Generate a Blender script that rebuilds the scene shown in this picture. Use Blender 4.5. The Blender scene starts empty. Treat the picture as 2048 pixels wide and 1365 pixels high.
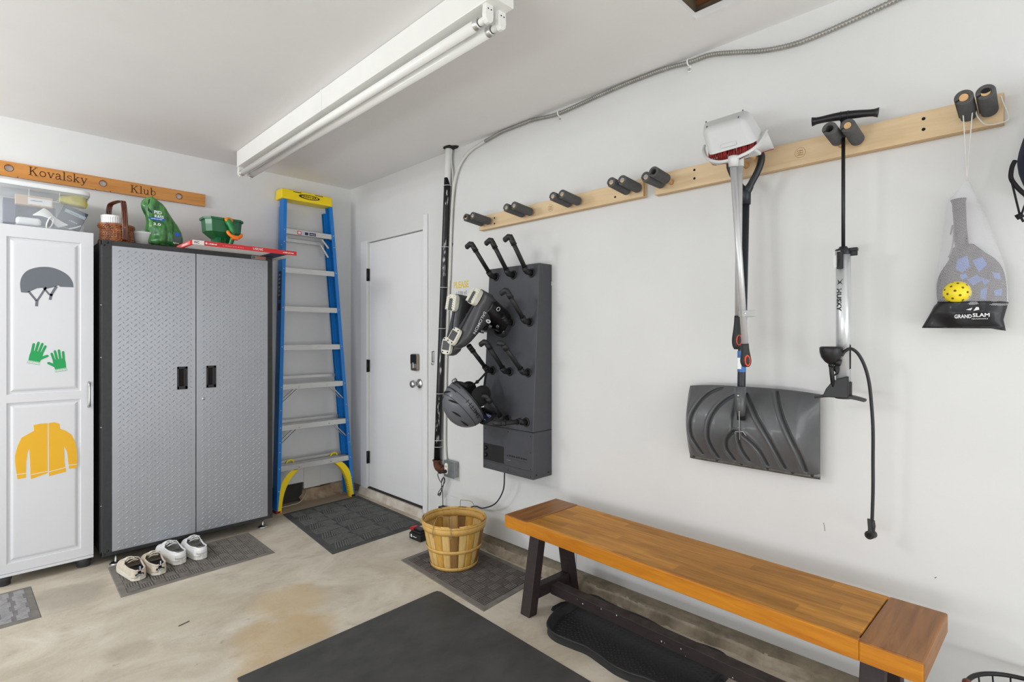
import bpy, bmesh, math, random
from mathutils import Vector, Matrix, noise
S = bpy.context.scene
COL = S.collection
PI = math.pi
V = Vector
random.seed(7)

# ------------------------------------------------------------------ camera numbers
F = 1071.0; YAW = math.radians(45.14); U0 = 1024.0; V0 = 673.5
CAM = V((-2.313, -4.277, 1.32))
CA, SA = math.cos(YAW), math.sin(YAW)
def _ray(u, v):
    r = (u - U0) / F
    return V((CA*r + SA, -SA*r + CA, (V0 - v) / F))
def onx(u, v, x=0.0):
    d = _ray(u, v); return CAM + d * ((x - CAM.x) / d.x)
def ony(u, v, y=0.0):
    d = _ray(u, v); return CAM + d * ((y - CAM.y) / d.y)
def onz(u, v, z=0.0):
    d = _ray(u, v); return CAM + d * ((z - CAM.z) / d.z)

# ------------------------------------------------------------------ materials
def lin(c):
    return tuple(((x/255.0)/12.92 if x <= 10 else (((x/255.0)+0.055)/1.055)**2.4) for x in c) + (1.0,)
MATS = {}
def pm(name, col, rough=0.5, metal=0.0, var=None, bump=None, spec=0.5, col2=None, coat=0.0, trans=0.0, alpha=1.0, stretch=None, ior=1.45):
    """procedural material: base colour broken up by noise, optional fine bump"""
    if name in MATS: return MATS[name]
    m = bpy.data.materials.new(name); m.use_nodes = True
    nt = m.node_tree; N = nt.nodes; L = nt.links
    b = N['Principled BSDF']
    b.inputs['Roughness'].default_value = rough
    b.inputs['Metallic'].default_value = metal
    b.inputs['Specular IOR Level'].default_value = spec
    b.inputs['Coat Weight'].default_value = coat
    b.inputs['Transmission Weight'].default_value = trans
    b.inputs['Alpha'].default_value = alpha
    b.inputs['IOR'].default_value = ior
    tc = N.new('ShaderNodeTexCoord'); mp = N.new('ShaderNodeMapping')
    L.new(tc.outputs['Object'], mp.inputs['Vector'])
    if stretch: mp.inputs['Scale'].default_value = stretch
    nz = N.new('ShaderNodeTexNoise'); L.new(mp.outputs[0], nz.inputs['Vector'])
    sc, am = var if var else (6.0, 0.06)
    nz.inputs['Scale'].default_value = sc; nz.inputs['Detail'].default_value = 6
    nz.inputs['Roughness'].default_value = 0.6
    mx = N.new('ShaderNodeMix'); mx.data_type = 'RGBA'
    c = lin(col)
    if col2: c2 = lin(col2); c1 = c
    else:
        c1 = tuple(min(1, k*(1+am)) for k in c[:3]) + (1,); c2 = tuple(k*(1-am) for k in c[:3]) + (1,)
    mx.inputs[6].default_value = c1; mx.inputs[7].default_value = c2
    rp = N.new('ShaderNodeMapRange'); rp.inputs[1].default_value = 0.35; rp.inputs[2].default_value = 0.65
    L.new(nz.outputs[0], rp.inputs[0]); L.new(rp.outputs[0], mx.inputs[0])
    L.new(mx.outputs[2], b.inputs['Base Color'])
    if bump:
        n2 = N.new('ShaderNodeTexNoise'); n2.inputs['Scale'].default_value = bump[0]; n2.inputs['Detail'].default_value = 4
        L.new(mp.outputs[0], n2.inputs['Vector'])
        bp = N.new('ShaderNodeBump'); bp.inputs['Strength'].default_value = bump[1]; bp.inputs['Distance'].default_value = 0.003
        L.new(n2.outputs[0], bp.inputs['Height']); L.new(bp.outputs[0], b.inputs['Normal'])
    MATS[name] = m
    return m

def wood(name, c1, c2, grain='Y', scale=1.0, rough=0.45, planks=None, coat=0.0, c3=None):
    """wood: stretched noise grain along one axis, optional strips of differing tone"""
    if name in MATS: return MATS[name]
    m = bpy.data.materials.new(name); m.use_nodes = True
    nt = m.node_tree; N = nt.nodes; L = nt.links; b = N['Principled BSDF']
    b.inputs['Roughness'].default_value = rough; b.inputs['Coat Weight'].default_value = coat; b.inputs['Specular IOR Level'].default_value = .3
    tc = N.new('ShaderNodeTexCoord'); mp = N.new('ShaderNodeMapping'); L.new(tc.outputs['Object'], mp.inputs['Vector'])
    s = {'X': (1.2, 14, 14), 'Y': (14, 1.2, 14), 'Z': (14, 14, 1.2)}[grain]
    mp.inputs['Scale'].default_value = tuple(k*scale for k in s)
    nz = N.new('ShaderNodeTexNoise'); nz.inputs['Scale'].default_value = 3.0; nz.inputs['Detail'].default_value = 8
    nz.inputs['Roughness'].default_value = 0.65; nz.inputs['Distortion'].default_value = 0.6
    L.new(mp.outputs[0], nz.inputs['Vector'])
    cr = N.new('ShaderNodeValToRGB'); L.new(nz.outputs[0], cr.inputs[0])
    cr.color_ramp.elements[0].position = 0.3; cr.color_ramp.elements[0].color = lin(c2)
    cr.color_ramp.elements[1].position = 0.7; cr.color_ramp.elements[1].color = lin(c1)
    out = cr.outputs[0]
    if planks:
        # planks = (across axis index, width, along axis index, length)
        sep = N.new('ShaderNodeSeparateXYZ'); L.new(tc.outputs['Object'], sep.inputs[0])
        def mth(op, a, bb=None):
            n = N.new('ShaderNodeMath'); n.operation = op
            for i, q in enumerate((a, bb)):
                if q is None: continue
                if isinstance(q, (int, float)): n.inputs[i].default_value = q
                else: L.new(q, n.inputs[i])
            return n.outputs[0]
        ac, w, al, ln = planks
        row = mth('FLOOR', mth('DIVIDE', sep.outputs[ac], w))
        shift = mth('FRACT', mth('MULTIPLY', row, 0.618))
        seg = mth('FLOOR', mth('ADD', mth('DIVIDE', sep.outputs[al], ln), shift))
        cmb = N.new('ShaderNodeCombineXYZ'); L.new(row, cmb.inputs[0]); L.new(seg, cmb.inputs[1])
        wn = N.new('ShaderNodeTexWhiteNoise'); L.new(cmb.outputs[0], wn.inputs['Vector'])
        mr = N.new('ShaderNodeMapRange'); mr.inputs[3].default_value = 0.72; mr.inputs[4].default_value = 1.14
        L.new(wn.outputs[0], mr.inputs[0])
        hs = N.new('ShaderNodeHueSaturation'); L.new(mr.outputs[0], hs.inputs['Value']); L.new(out, hs.inputs['Color'])
        out = hs.outputs[0]
    L.new(out, b.inputs['Base Color'])
    bp = N.new('ShaderNodeBump'); bp.inputs['Strength'].default_value = 0.12; bp.inputs['Distance'].default_value = 0.002
    L.new(nz.outputs[0], bp.inputs['Height']); L.new(bp.outputs[0], b.inputs['Normal'])
    MATS[name] = m
    return m

# ------------------------------------------------------------------ objects
def tag(o, label=None, cat=None, group=None, kind=None):
    if label: o['label'] = label
    if cat: o['category'] = cat
    if group: o['group'] = group
    if kind: o['kind'] = kind
    return o
def thing(name, label, cat, loc, group=None):
    o = bpy.data.objects.new(name, None); COL.objects.link(o); o.location = loc
    o.empty_display_size = 0.05
    return tag(o, label, cat, group)
def rootloc(o):
    p = V((0, 0, 0))
    while o is not None:
        p = p + V(o.location); o = o.parent
    return p
def frame(o, x, y, z=None):
    x = V(x).normalized(); y = V(y).normalized()
    z = x.cross(y).normalized() if z is None else V(z).normalized()
    M = Matrix.Identity(4)
    for i in range(3):
        M[i][0] = x[i]; M[i][1] = y[i]; M[i][2] = z[i]; M[i][3] = o[i]
    return M
def T(x, y, z): return Matrix.Translation((x, y, z))
def RX(a): return Matrix.Rotation(a, 4, 'X')
def RY(a): return Matrix.Rotation(a, 4, 'Y')
def RZ(a): return Matrix.Rotation(a, 4, 'Z')
# frame on the right wall (x to the viewer's right = -Y, y = up, z = out of the wall)
def FR(y, z, x=0.0): return frame((x, y, z), (0, -1, 0), (0, 0, 1), (-1, 0, 0))
# frame on the back wall
def FB(x, z, y=0.0): return frame((x, y, z), (1, 0, 0), (0, 0, 1), (0, -1, 0))

class MB:
    def __init__(s): s.v = []; s.f = []; s.m = []; s.sm = []; s.mats = []
    def mi(s, m):
        if m is None: return -1
        if m not in s.mats: s.mats.append(m)
        return s.mats.index(m)
    def add(s, vs, fs, m=None, M=None, smooth=False):
        k = len(s.v)
        s.v += [(M @ V(p)) if M is not None else V(p) for p in vs]
        i = s.mi(m)
        for f in fs:
            s.f.append([k+q for q in f]); s.m.append(i); s.sm.append(smooth)
        return s
    def box(s, x0, x1, y0, y1, z0, z1, m=None, M=None):
        vs = [(x0,y0,z0),(x1,y0,z0),(x1,y1,z0),(x0,y1,z0),(x0,y0,z1),(x1,y0,z1),(x1,y1,z1),(x0,y1,z1)]
        return s.add(vs, [(0,3,2,1),(4,5,6,7),(0,1,5,4),(1,2,6,5),(2,3,7,6),(3,0,4,7)], m, M)
    def hexa(s, pts, m=None, M=None):
        return s.add(pts, [(0,3,2,1),(4,5,6,7),(0,1,5,4),(1,2,6,5),(2,3,7,6),(3,0,4,7)], m, M)
    def bar(s, a, b, w, t, up=(0,0,1), m=None, w2=None, t2=None):
        a = V(a); b = V(b); d = (b-a).normalized(); x = d.cross(V(up)).normalized(); y = x.cross(d).normalized()
        w2 = w if w2 is None else w2; t2 = t if t2 is None else t2
        P = []
        for p, ww, tt in ((a, w, t), (b, w2, t2)):
            for sx, sy in ((-1,-1),(1,-1),(1,1),(-1,1)): P.append(p + x*ww/2*sx + y*tt/2*sy)
        return s.add(P, [(0,3,2,1),(4,5,6,7),(0,1,5,4),(1,2,6,5),(2,3,7,6),(3,0,4,7)], m)
    def prism(s, pts, h, m=None, M=None, z0=0.0, smooth=False):
        n = len(pts)
        vs = [(p[0], p[1], z0) for p in pts] + [(p[0], p[1], z0+h) for p in pts]
        fs = [tuple(range(n-1, -1, -1)), tuple(range(n, 2*n))] + [(i, (i+1) % n, n+(i+1) % n, n+i) for i in range(n)]
        a = 0
        for i in range(n): a += pts[i][0]*pts[(i+1) % n][1] - pts[(i+1) % n][0]*pts[i][1]
        if a < 0: fs = [tuple(reversed(f)) for f in fs]
        return s.add(vs, fs, m, M, smooth)
    def tube(s, path, r, n=10, m=None, M=None, cap=True, closed=False, smooth=True):
        P = [V(p) for p in path]; k = len(P)
        R = r if isinstance(r, (list, tuple)) else [r]*k
        tang = []
        for i in range(k):
            if closed: t = P[(i+1) % k] - P[i-1]
            else: t = P[min(i+1, k-1)] - P[max(i-1, 0)]
            tang.append(t.normalized() if t.length > 1e-9 else V((0,0,1)))
        up = V((0,0,1)) if abs(tang[0].z) < 0.9 else V((1,0,0))
        u = tang[0].cross(up).normalized(); vs = []
        for i in range(k):
            if i:
                q = tang[i-1].rotation_difference(tang[i]); u = q @ u
                u = (u - tang[i]*u.dot(tang[i])).normalized()
            w = tang[i].cross(u)
            for j in range(n):
                a = 2*PI*j/n; vs.append(P[i] + (u*math.cos(a) + w*math.sin(a))*R[i])
        fs = []
        for i in range(k if closed else k-1):
            i2 = (i+1) % k
            for j in range(n):
                j2 = (j+1) % n
                fs.append((i*n+j, i*n+j2, i2*n+j2, i2*n+j))
        s.add(vs, fs, m, M, smooth)
        if cap and not closed:
            b = len(s.v) - len(vs); i = s.mi(m)
            s.f.append([b+j for j in range(n-1, -1, -1)]); s.m.append(i); s.sm.append(False)
            s.f.append([b+(k-1)*n+j for j in range(n)]); s.m.append(i); s.sm.append(False)
        return s
    def lathe(s, prof, n=24, m=None, M=None, sx=1.0, sy=1.0, smooth=True, power=2.0):
        """profile of (radius, z) turned about local z; power > 2 squares the round off"""
        vs = []; fs = []
        for r, z in prof:
            for j in range(n):
                a = 2*PI*j/n; c, q = math.cos(a), math.sin(a)
                if power != 2.0:
                    c = math.copysign(abs(c)**(2/power), c); q = math.copysign(abs(q)**(2/power), q)
                vs.append((r*c*sx, r*q*sy, z))
        for i in range(len(prof)-1):
            for j in range(n):
                j2 = (j+1) % n
                fs.append((i*n+j, i*n+j2, (i+1)*n+j2, (i+1)*n+j))
        return s.add(vs, fs, m, M, smooth)
    def grid(s, fn, nu, nv, m=None, M=None, smooth=True, wrapu=False):
        vs = [fn(i/nu, j/nv) for j in range(nv+1) for i in range(nu+(0 if wrapu else 1))]
        w = nu if wrapu else nu+1; fs = []
        for j in range(nv):
            for i in range(nu):
                i2 = (i+1) % w if wrapu else i+1
                fs.append((j*w+i, j*w+i2, (j+1)*w+i2, (j+1)*w+i))
        return s.add(vs, fs, m, M, smooth)
    def ball(s, c, r, m=None, nu=20, nv=12, M=None, sc=(1,1,1)):
        def fn(a, b):
            th = 2*PI*a; ph = PI*(b*0.998+0.001)
            return (c[0]+r*sc[0]*math.cos(th)*math.sin(ph), c[1]+r*sc[1]*math.sin(th)*math.sin(ph), c[2]-r*sc[2]*math.cos(ph))
        return s.grid(fn, nu, nv, m, M, True, True)
    def cyl(s, a, b, r, m=None, n=16, r2=None):
        return s.tube([a, b], [r, r if r2 is None else r2], n, m)
    def ring(s, c, r, w, axis, m=None, n=28, k=6):
        M = V(axis).to_track_quat('Z', 'Y').to_matrix().to_4x4(); M.translation = V(c)
        return s.tube([(r*math.cos(2*PI*i/n), r*math.sin(2*PI*i/n), 0) for i in range(n)], w, k, m, M, closed=True)
    def stroke(s, pts, w, h=0.0006, m=None, M=None, closed=False):
        """flat ribbon following a 2-D line (lettering, decals)"""
        P = [V((p[0], p[1])) for p in pts]; k = len(P); L = []; R = []
        for i in range(k):
            if closed: t = P[(i+1) % k] - P[i-1]
            else: t = P[min(i+1, k-1)] - P[max(i-1, 0)]
            t = t.normalized() if t.length > 1e-9 else V((1, 0))
            nrm = V((-t.y, t.x)); L.append(P[i]+nrm*w/2); R.append(P[i]-nrm*w/2)
        vs = [(p.x, p.y, h) for p in L] + [(p.x, p.y, h) for p in R]
        fs = [(i, k+i, k+(i+1) % k, (i+1) % k) for i in range(k if closed else k-1)]
        return s.add(vs, fs, m, M)
    def poly(s, pts, m=None, M=None, h=0.0006):
        n = len(pts); a = sum(pts[i][0]*pts[(i+1) % n][1]-pts[(i+1) % n][0]*pts[i][1] for i in range(n))
        idx = list(range(n)) if a > 0 else list(range(n-1, -1, -1))
        return s.add([(p[0], p[1], h) for p in pts], [tuple(idx)], m, M)
    def text(s, body, size, m=None, M=None, h=0.0005, weight=0.0, shear=0.0, align='LEFT', width=None, space=1.0, warp=None):
        cu = bpy.data.curves.new('t', 'FONT'); cu.body = body; cu.size = size; cu.offset = weight*size
        cu.shear = shear; cu.align_x = align; cu.space_character = space; cu.resolution_u = 3
        ob = bpy.data.objects.new('t', cu); COL.objects.link(ob)
        bpy.context.view_layer.update()
        me = bpy.data.meshes.new_from_object(ob.evaluated_get(bpy.context.evaluated_depsgraph_get()))
        vs = [V(v.co) for v in me.vertices]; fs = [tuple(p.vertices) for p in me.polygons]
        bpy.data.objects.remove(ob); bpy.data.curves.remove(cu); bpy.data.meshes.remove(me)
        if width and vs:
            x0 = min(v.x for v in vs); x1 = max(v.x for v in vs); k = width/(x1-x0)
            for v in vs: v.x *= k
        vs = [(v.x, v.y, h) for v in vs]
        if warp: vs = [warp(V(v)) for v in vs]
        return s.add(vs, fs, m, M)
    def dashes(s, w, hgt, n, m=None, M=None, h=0.0005):
        """print too small to read in the photo: a row of short uneven blocks"""
        p = w/n
        for i in range(n):
            k = .55+.35*((i*7) % 5)/4; y1 = hgt*(.75+.25*((i*3) % 4)/3)
            s.add([(i*p, 0, h), (i*p+p*k, 0, h), (i*p+p*k, y1, h), (i*p, y1, h)], [(0,1,2,3)], m, M)
        return s
    def build(s, name, m=None, parent=None, bevel=0.0, loc=None, solid=0.0, subd=0, seg=2, smooth=None, origin=None):
        me = bpy.data.meshes.new(name)
        off = rootloc(parent) if parent is not None else V(loc if loc is not None else (0, 0, 0))
        me.from_pydata([tuple(V(p)-off) for p in s.v], [], s.f)
        mats = list(s.mats)
        if m is not None and -1 in s.m:
            if m not in mats: mats.append(m)
            dflt = mats.index(m)
        else: dflt = 0
        for q in mats: me.materials.append(q)
        me.polygons.foreach_set('material_index', [dflt if i < 0 else i for i in s.m])
        me.polygons.foreach_set('use_smooth', [bool(smooth) if smooth is not None else q for q in s.sm])
        me.validate(); me.update()
        o = bpy.data.objects.new(name, me); COL.objects.link(o)
        if parent is not None: o.parent = parent
        else: o.location = off
        if solid:
            md = o.modifiers.new('solid', 'SOLIDIFY'); md.thickness = solid; md.offset = 0
        if bevel:
            md = o.modifiers.new('bevel', 'BEVEL'); md.width = bevel; md.segments = seg
            md.limit_method = 'ANGLE'; md.angle_limit = math.radians(40)
        if subd:
            md = o.modifiers.new('sub', 'SUBSURF'); md.levels = subd; md.render_levels = subd
        return o

def P2(frameM, pts3):
    """3-D points -> 2-D coordinates in a frame"""
    inv = frameM.inverted()
    return [((inv @ V(p)).x, (inv @ V(p)).y) for p in pts3]
def pix(M, pts, plane, val):
    fn = {'x': onx, 'y': ony, 'z': onz}[plane]
    return P2(M, [fn(u, v, val) for u, v in pts])
def bez(pts, n=8):
    """smooth curve through points (Catmull-Rom)"""
    P = [V(p) for p in pts]; out = []
    for i in range(len(P)-1):
        p0 = P[max(i-1, 0)]; p1 = P[i]; p2 = P[i+1]; p3 = P[min(i+2, len(P)-1)]
        for k in range(n):
            t = k/n
            out.append(0.5*((2*p1) + (p2-p0)*t + (2*p0-5*p1+4*p2-p3)*t*t + (3*p1-p0-3*p2+p3)*t**3))
    out.append(P[-1]); return out
def cbez(pts, n=6):
    P = [V(p) for p in pts]; k = len(P); out = []
    for i in range(k):
        p0 = P[i-1]; p1 = P[i]; p2 = P[(i+1) % k]; p3 = P[(i+2) % k]
        for j in range(n):
            t = j/n
            out.append(0.5*((2*p1) + (p2-p0)*t + (2*p0-5*p1+4*p2-p3)*t*t + (3*p1-p0-3*p2+p3)*t**3))
    return out
def spans(outline, y):
    xs = []
    n = len(outline)
    for i in range(n):
        a = outline[i]; b = outline[(i+1) % n]
        if (a[1] <= y < b[1]) or (b[1] <= y < a[1]):
            xs.append(a[0] + (b[0]-a[0])*(y-a[1])/(b[1]-a[1]))
    return (min(xs), max(xs)) if xs else None
def inflate(mb, outline, thick, m, M, rows=30, cols=18, wr=0.0, ws=12.0, flat=0.0, prof=None, seed=0, back=True):
    """a stuffed body with the given (horizontally convex) outline; thick = half depth"""
    y0 = min(p[1] for p in outline); y1 = max(p[1] for p in outline)
    e = (y1-y0)*0.002
    sp = [spans(outline, y0+e+(y1-y0-2*e)*j/rows) for j in range(rows+1)]
    for sgn in ((1, -1) if back else (1,)):
        def fn(a, b):
            j = min(rows, int(round(b*rows))); l, r = sp[j]; x = l+(r-l)*a; t = 2*a-1
            k = (max(0.0, 1-abs(t)**2.6))**0.5; q = prof(b) if prof else (max(0.0, 1-abs(2*b-1)**6))**0.5
            z = sgn*thick*k*q
            if wr: z += wr*k*noise.noise(V((x*ws, b*(y1-y0)*ws, seed+sgn)))
            return (x, y0+(y1-y0)*b, max(z, -flat) if flat else z)
        if sgn == 1: mb.grid(fn, cols, rows, m, M)
        else: mb.grid(lambda a, b: fn(1-a, b), cols, rows, m, M)
    return mb

# =================================================================== MATERIALS
paint_w = pm('wall_paint', (215,215,214), 0.75, var=(2.2, 0.02), bump=(90, 0.05))
paint_c = pm('ceiling_paint', (230,229,228), 0.85, var=(1.5, 0.02), bump=(60, 0.06))
paint_d = pm('door_paint', (230,230,231), 0.45, var=(3, 0.015))
metal_w = pm('white_enamel', (232,232,228), 0.35, var=(5, 0.02))
steel = pm('brushed_steel', (200,200,200), 0.28, 1.0, var=(20, 0.05))
alu = pm('mill_aluminium', (205,205,203), 0.38, 0.85, var=(14, 0.06), stretch=(1, 8, 8))
black_m = pm('black_metal', (30,30,31), 0.45, 0.2, var=(10, 0.1))
black_p = pm('black_plastic', (24,24,26), 0.42, var=(10, 0.12))
dark_gap = pm('dark_recess', (22,20,19), 0.9)
foam = pm('grey_foam', (82,82,82), 0.95, var=(60, 0.12), bump=(220, 0.5))
rubber = pm('black_rubber', (30,30,31), 0.7, var=(20, 0.15))

# concrete with stains, browner towards the ladder corner
def concrete():
    m = bpy.data.materials.new('concrete_floor'); m.use_nodes = True
    nt = m.node_tree; N = nt.nodes; L = nt.links; b = N['Principled BSDF']
    b.inputs['Roughness'].default_value = 0.62
    tc = N.new('ShaderNodeTexCoord')
    def noi(sc, det=8, dist=0.0, rough=0.6, vec=None):
        n = N.new('ShaderNodeTexNoise'); n.inputs['Scale'].default_value = sc; n.inputs['Detail'].default_value = det
        n.inputs['Distortion'].default_value = dist; n.inputs['Roughness'].default_value = rough
        L.new(vec or tc.outputs['Object'], n.inputs['Vector']); return n.outputs[0]
    def rng(v, a, bb, c=0.0, d=1.0):
        n = N.new('ShaderNodeMapRange'); n.inputs[1].default_value = a; n.inputs[2].default_value = bb
        n.inputs[3].default_value = c; n.inputs[4].default_value = d; L.new(v, n.inputs[0]); return n.outputs[0]
    def mix(f, a, bb):
        n = N.new('ShaderNodeMix'); n.data_type = 'RGBA'
        L.new(f, n.inputs[0])
        for i, q in ((6, a), (7, bb)):
            if isinstance(q, tuple): n.inputs[i].default_value = q
            else: L.new(q, n.inputs[i])
        return n.outputs[2]
    def mth(op, a, bb):
        n = N.new('ShaderNodeMath'); n.operation = op
        for i, q in enumerate((a, bb)):
            if isinstance(q, (int, float)): n.inputs[i].default_value = q
            else: L.new(q, n.inputs[i])
        return n.outputs[0]
    mp = N.new('ShaderNodeMapping'); mp.inputs['Scale'].default_value = (1.0, 1.5, 1); mp.inputs['Rotation'].default_value = (0, 0, 0.5)
    L.new(tc.outputs['Object'], mp.inputs['Vector'])
    c = mix(rng(noi(2.2, 9, 0.8, 0.65, mp.outputs[0]), 0.36, 0.64), lin((212,204,189)), lin((184,173,155)))
    c = mix(rng(noi(7, 8, 0.4, 0.7, mp.outputs[0]), 0.52, 0.70, 0, 0.5), c, lin((160,148,130)))
    c = mix(rng(noi(26, 6, 0.2), 0.64, 0.74, 0, 0.45), c, lin((130,118,100)))
    c = mix(rng(noi(70, 3), 0.68, 0.74, 0, 0.5), c, lin((222,216,204)))
    # rusty stain in front of the large rubber mat
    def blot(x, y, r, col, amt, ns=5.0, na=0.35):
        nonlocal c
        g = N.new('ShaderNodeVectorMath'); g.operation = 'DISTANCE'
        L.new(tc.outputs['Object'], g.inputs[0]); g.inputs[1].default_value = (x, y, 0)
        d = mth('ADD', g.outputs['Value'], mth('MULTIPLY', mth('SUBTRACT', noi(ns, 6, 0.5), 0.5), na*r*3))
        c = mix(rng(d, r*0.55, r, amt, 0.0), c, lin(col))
    blot(-1.20, -1.62, 0.22, (196,172,130), 0.6)
    blot(-1.33, -1.88, 0.24, (190,160,112), 0.6)
    blot(-1.52, -2.12, 0.16, (190,162,120), 0.5)
    blot(-1.62, -1.25, 0.30, (188,178,156), 0.5)
    blot(-1.98, -0.75, 0.20, (160,152,140), 0.6)
    blot(-1.85, -1.55, 0.10, (160,148,128), 0.5)
    blot(-0.45, -0.05, 0.55, (140,120,98), 0.85)  # browner floor around the ladder corner
    blot(-0.03, -0.75, 0.34, (168,148,124), 0.6)
    L.new(c, b.inputs['Base Color'])
    bp = N.new('ShaderNodeBump'); bp.inputs['Strength'].default_value = 0.25; bp.inputs['Distance'].default_value = 0.004
    L.new(noi(45, 8), bp.inputs['Height']); L.new(bp.outputs[0], b.inputs['Normal'])
    return m
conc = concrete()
curb_m = pm('rough_curb_concrete', (128,118,100), 0.9, var=(9, 0.3), bump=(40, 0.9), col2=(176,164,146))
curb_top = pm('mossy_curb_concrete', (112,104,88), 0.9, var=(14, 0.3), bump=(60, 0.9), col2=(142,132,114))
osb = wood('attic_board', (128,82,44), (72,46,26), 'Y', 1.2, 0.8)
joist = pm('old_attic_timber', (92,80,64), 0.85, var=(8, 0.3), bump=(30, 0.5))

# =================================================================== THE ROOM
XL, YF, H = -6.3, -6.9, 2.596
def struct(mb, name, m, **k):
    o = mb.build(name, m, **k); o['kind'] = 'structure'; return o
b = MB().box(XL-0.2, 0.35, YF-0.2, 0.2, -0.12, 0.0)
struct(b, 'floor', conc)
# ceiling with the hatch cut out
hx0, hx1, hy0, hy1 = -1.15, -0.263, -4.05, -3.286
b = MB()
b.box(XL-0.2, hx0, YF-0.2, 0.2, H, H+0.02); b.box(hx1, 0.2, YF-0.2, 0.2, H, H+0.02)
b.box(hx0, hx1, YF-0.2, hy0, H, H+0.02); b.box(hx0, hx1, hy1, 0.2, H, H+0.02)
struct(b, 'ceiling', paint_c)
b = MB()   # hatch lining and the attic above it
b.box(hx0-0.02, hx1+0.02, hy1, hy1+0.02, H+0.02, H+0.26); b.box(hx1, hx1+0.02, hy0, hy1, H+0.02, H+0.26)
b.box(hx0-0.02, hx1+0.02, hy0-0.02, hy0, H+0.02, H+0.26); b.box(hx0-0.02, hx0, hy0, hy1, H+0.02, H+0.26)
for k in range(2):
    y = hy1-0.16-0.4*k; b.box(hx0, hx1, y-0.02, y+0.02, H+0.10, H+0.25, joist)
b.box(hx0-0.02, hx1+0.02, hy0-0.02, hy1+0.02, H+0.26, H+0.28, osb)
b.box(hx1-0.012, hx1, hy0, hy1, H+0.05, H+0.16, osb)
b.box(hx1-0.016, hx1-0.001, hy0, hy1, H-0.004, H+0.02, paint_c)
struct(b, 'trim_4', joist)
# back wall, dropped short above the slab, with a patch panel step
b = MB()
b.box(XL, -0.42, 0, 0.12, 0.135, H); b.box(-0.42, 0.0, 0, 0.12, 0.085, H)
struct(b, 'wall_back', paint_w)
b = MB().box(-0.42, -0.28, -0.006, 0.0, 0.082, 0.26)
struct(b, 'trim_5', paint_w, bevel=0.002)
def rough_block(fn, nu, nv, mat, name, m2=None):
    b = MB(); b.grid(fn, nu, nv, mat); return struct(b, name, mat)
# footing behind the ladder
def foot_back(a, c):
    x = -0.47+0.47*a; e = min(1.0, a/0.12)
    pr = [(0.06, 0.05+0.035*e), (0.0, 0.04+0.045*e), (-0.02, 0.03+0.045*e), (-0.035, 0.02+0.02*e), (-0.06, 0.008), (-0.10, -0.004)]
    i = min(4, int(c*5)); t = c*5-i
    y = pr[i][0]*(1-t)+pr[i+1][0]*t; z = pr[i][1]*(1-t)+pr[i+1][1]*t
    n = noise.noise(V((x*9, c*3, 1.0))); n2 = noise.noise(V((x*30, c*9, 4.0)))
    k = 0.0 if c in (0.0,) else 1.0
    return (x, min(0.06, y-0.014*n*k), max(-0.006, z*(1-0.25*max(0, n))+0.006*n2*k))
foot_m = pm('crumbling_footing', (134,110,88), 0.95, var=(16, 0.4), bump=(40, 1.0), col2=(168,150,128))
rough_block(foot_back, 150, 16, foot_m, 'trim_6')
b = MB()   # dark board filling the gap under the drywall
b.hexa([(-6.3,-0.04,-0.01),(-0.45,-0.03,-0.01),(-0.45,0.05,-0.01),(-6.3,0.05,-0.01),(-6.3,-0.008,0.137),(-0.43,-0.004,0.137),(-0.43,0.05,0.137),(-6.3,0.05,0.137)])
struct(b, 'trim_7', pm('dark_foundation_board', (48,45,42), 0.85, var=(8,0.2)))
# right wall with the doorway
D0, D1, DZ0, DZ1 = -0.277, -1.066, 0.062, 2.104
b = MB()
b.box(0, 0.12, D0, 0.0, 0.06, H); b.box(0, 0.12, D1, D0, DZ1, H); b.box(0, 0.12, YF, D1, 0.055, H)
struct(b, 'wall_right', paint_w)
b = MB().box(-0.016, 0.0, -1.126, -1.082, 0.03, 2.205)
b.box(-0.010, 0.0, -1.082, -1.066, 0.03, 2.12)
struct(b, 'trim_1', paint_d, bevel=0.003)
b = MB().box(-0.006, 0.0, D0, -0.175, 0.05, 2.12)
struct(b, 'trim_2', paint_d, bevel=0.002)
sill_m = pm('worn_white_sill', (214,208,198), 0.6, var=(12, 0.1), col2=(186,174,158), bump=(30, 0.3))
b = MB().hexa([(-0.03,-1.13,0.0),(0.12,-1.13,0.0),(0.12,-0.17,0.0),(-0.03,-0.17,0.0),(-0.012,-1.13,0.056),(0.12,-1.13,0.06),(0.12,-0.17,0.06),(-0.012,-0.17,0.056)])
b.box(0.004, 0.03, D1, D0, 0.056, 0.0665, pm('dark_door_sweep', (52,46,42), 0.8))
struct(b, 'trim_3', sill_m)
# low painted strip along the foot of the wall
b = MB().box(-0.006, 0.0, -2.47, -1.15, 0.058, 0.226)
struct(b, 'baseboard_right', paint_w, bevel=0.002)
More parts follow.
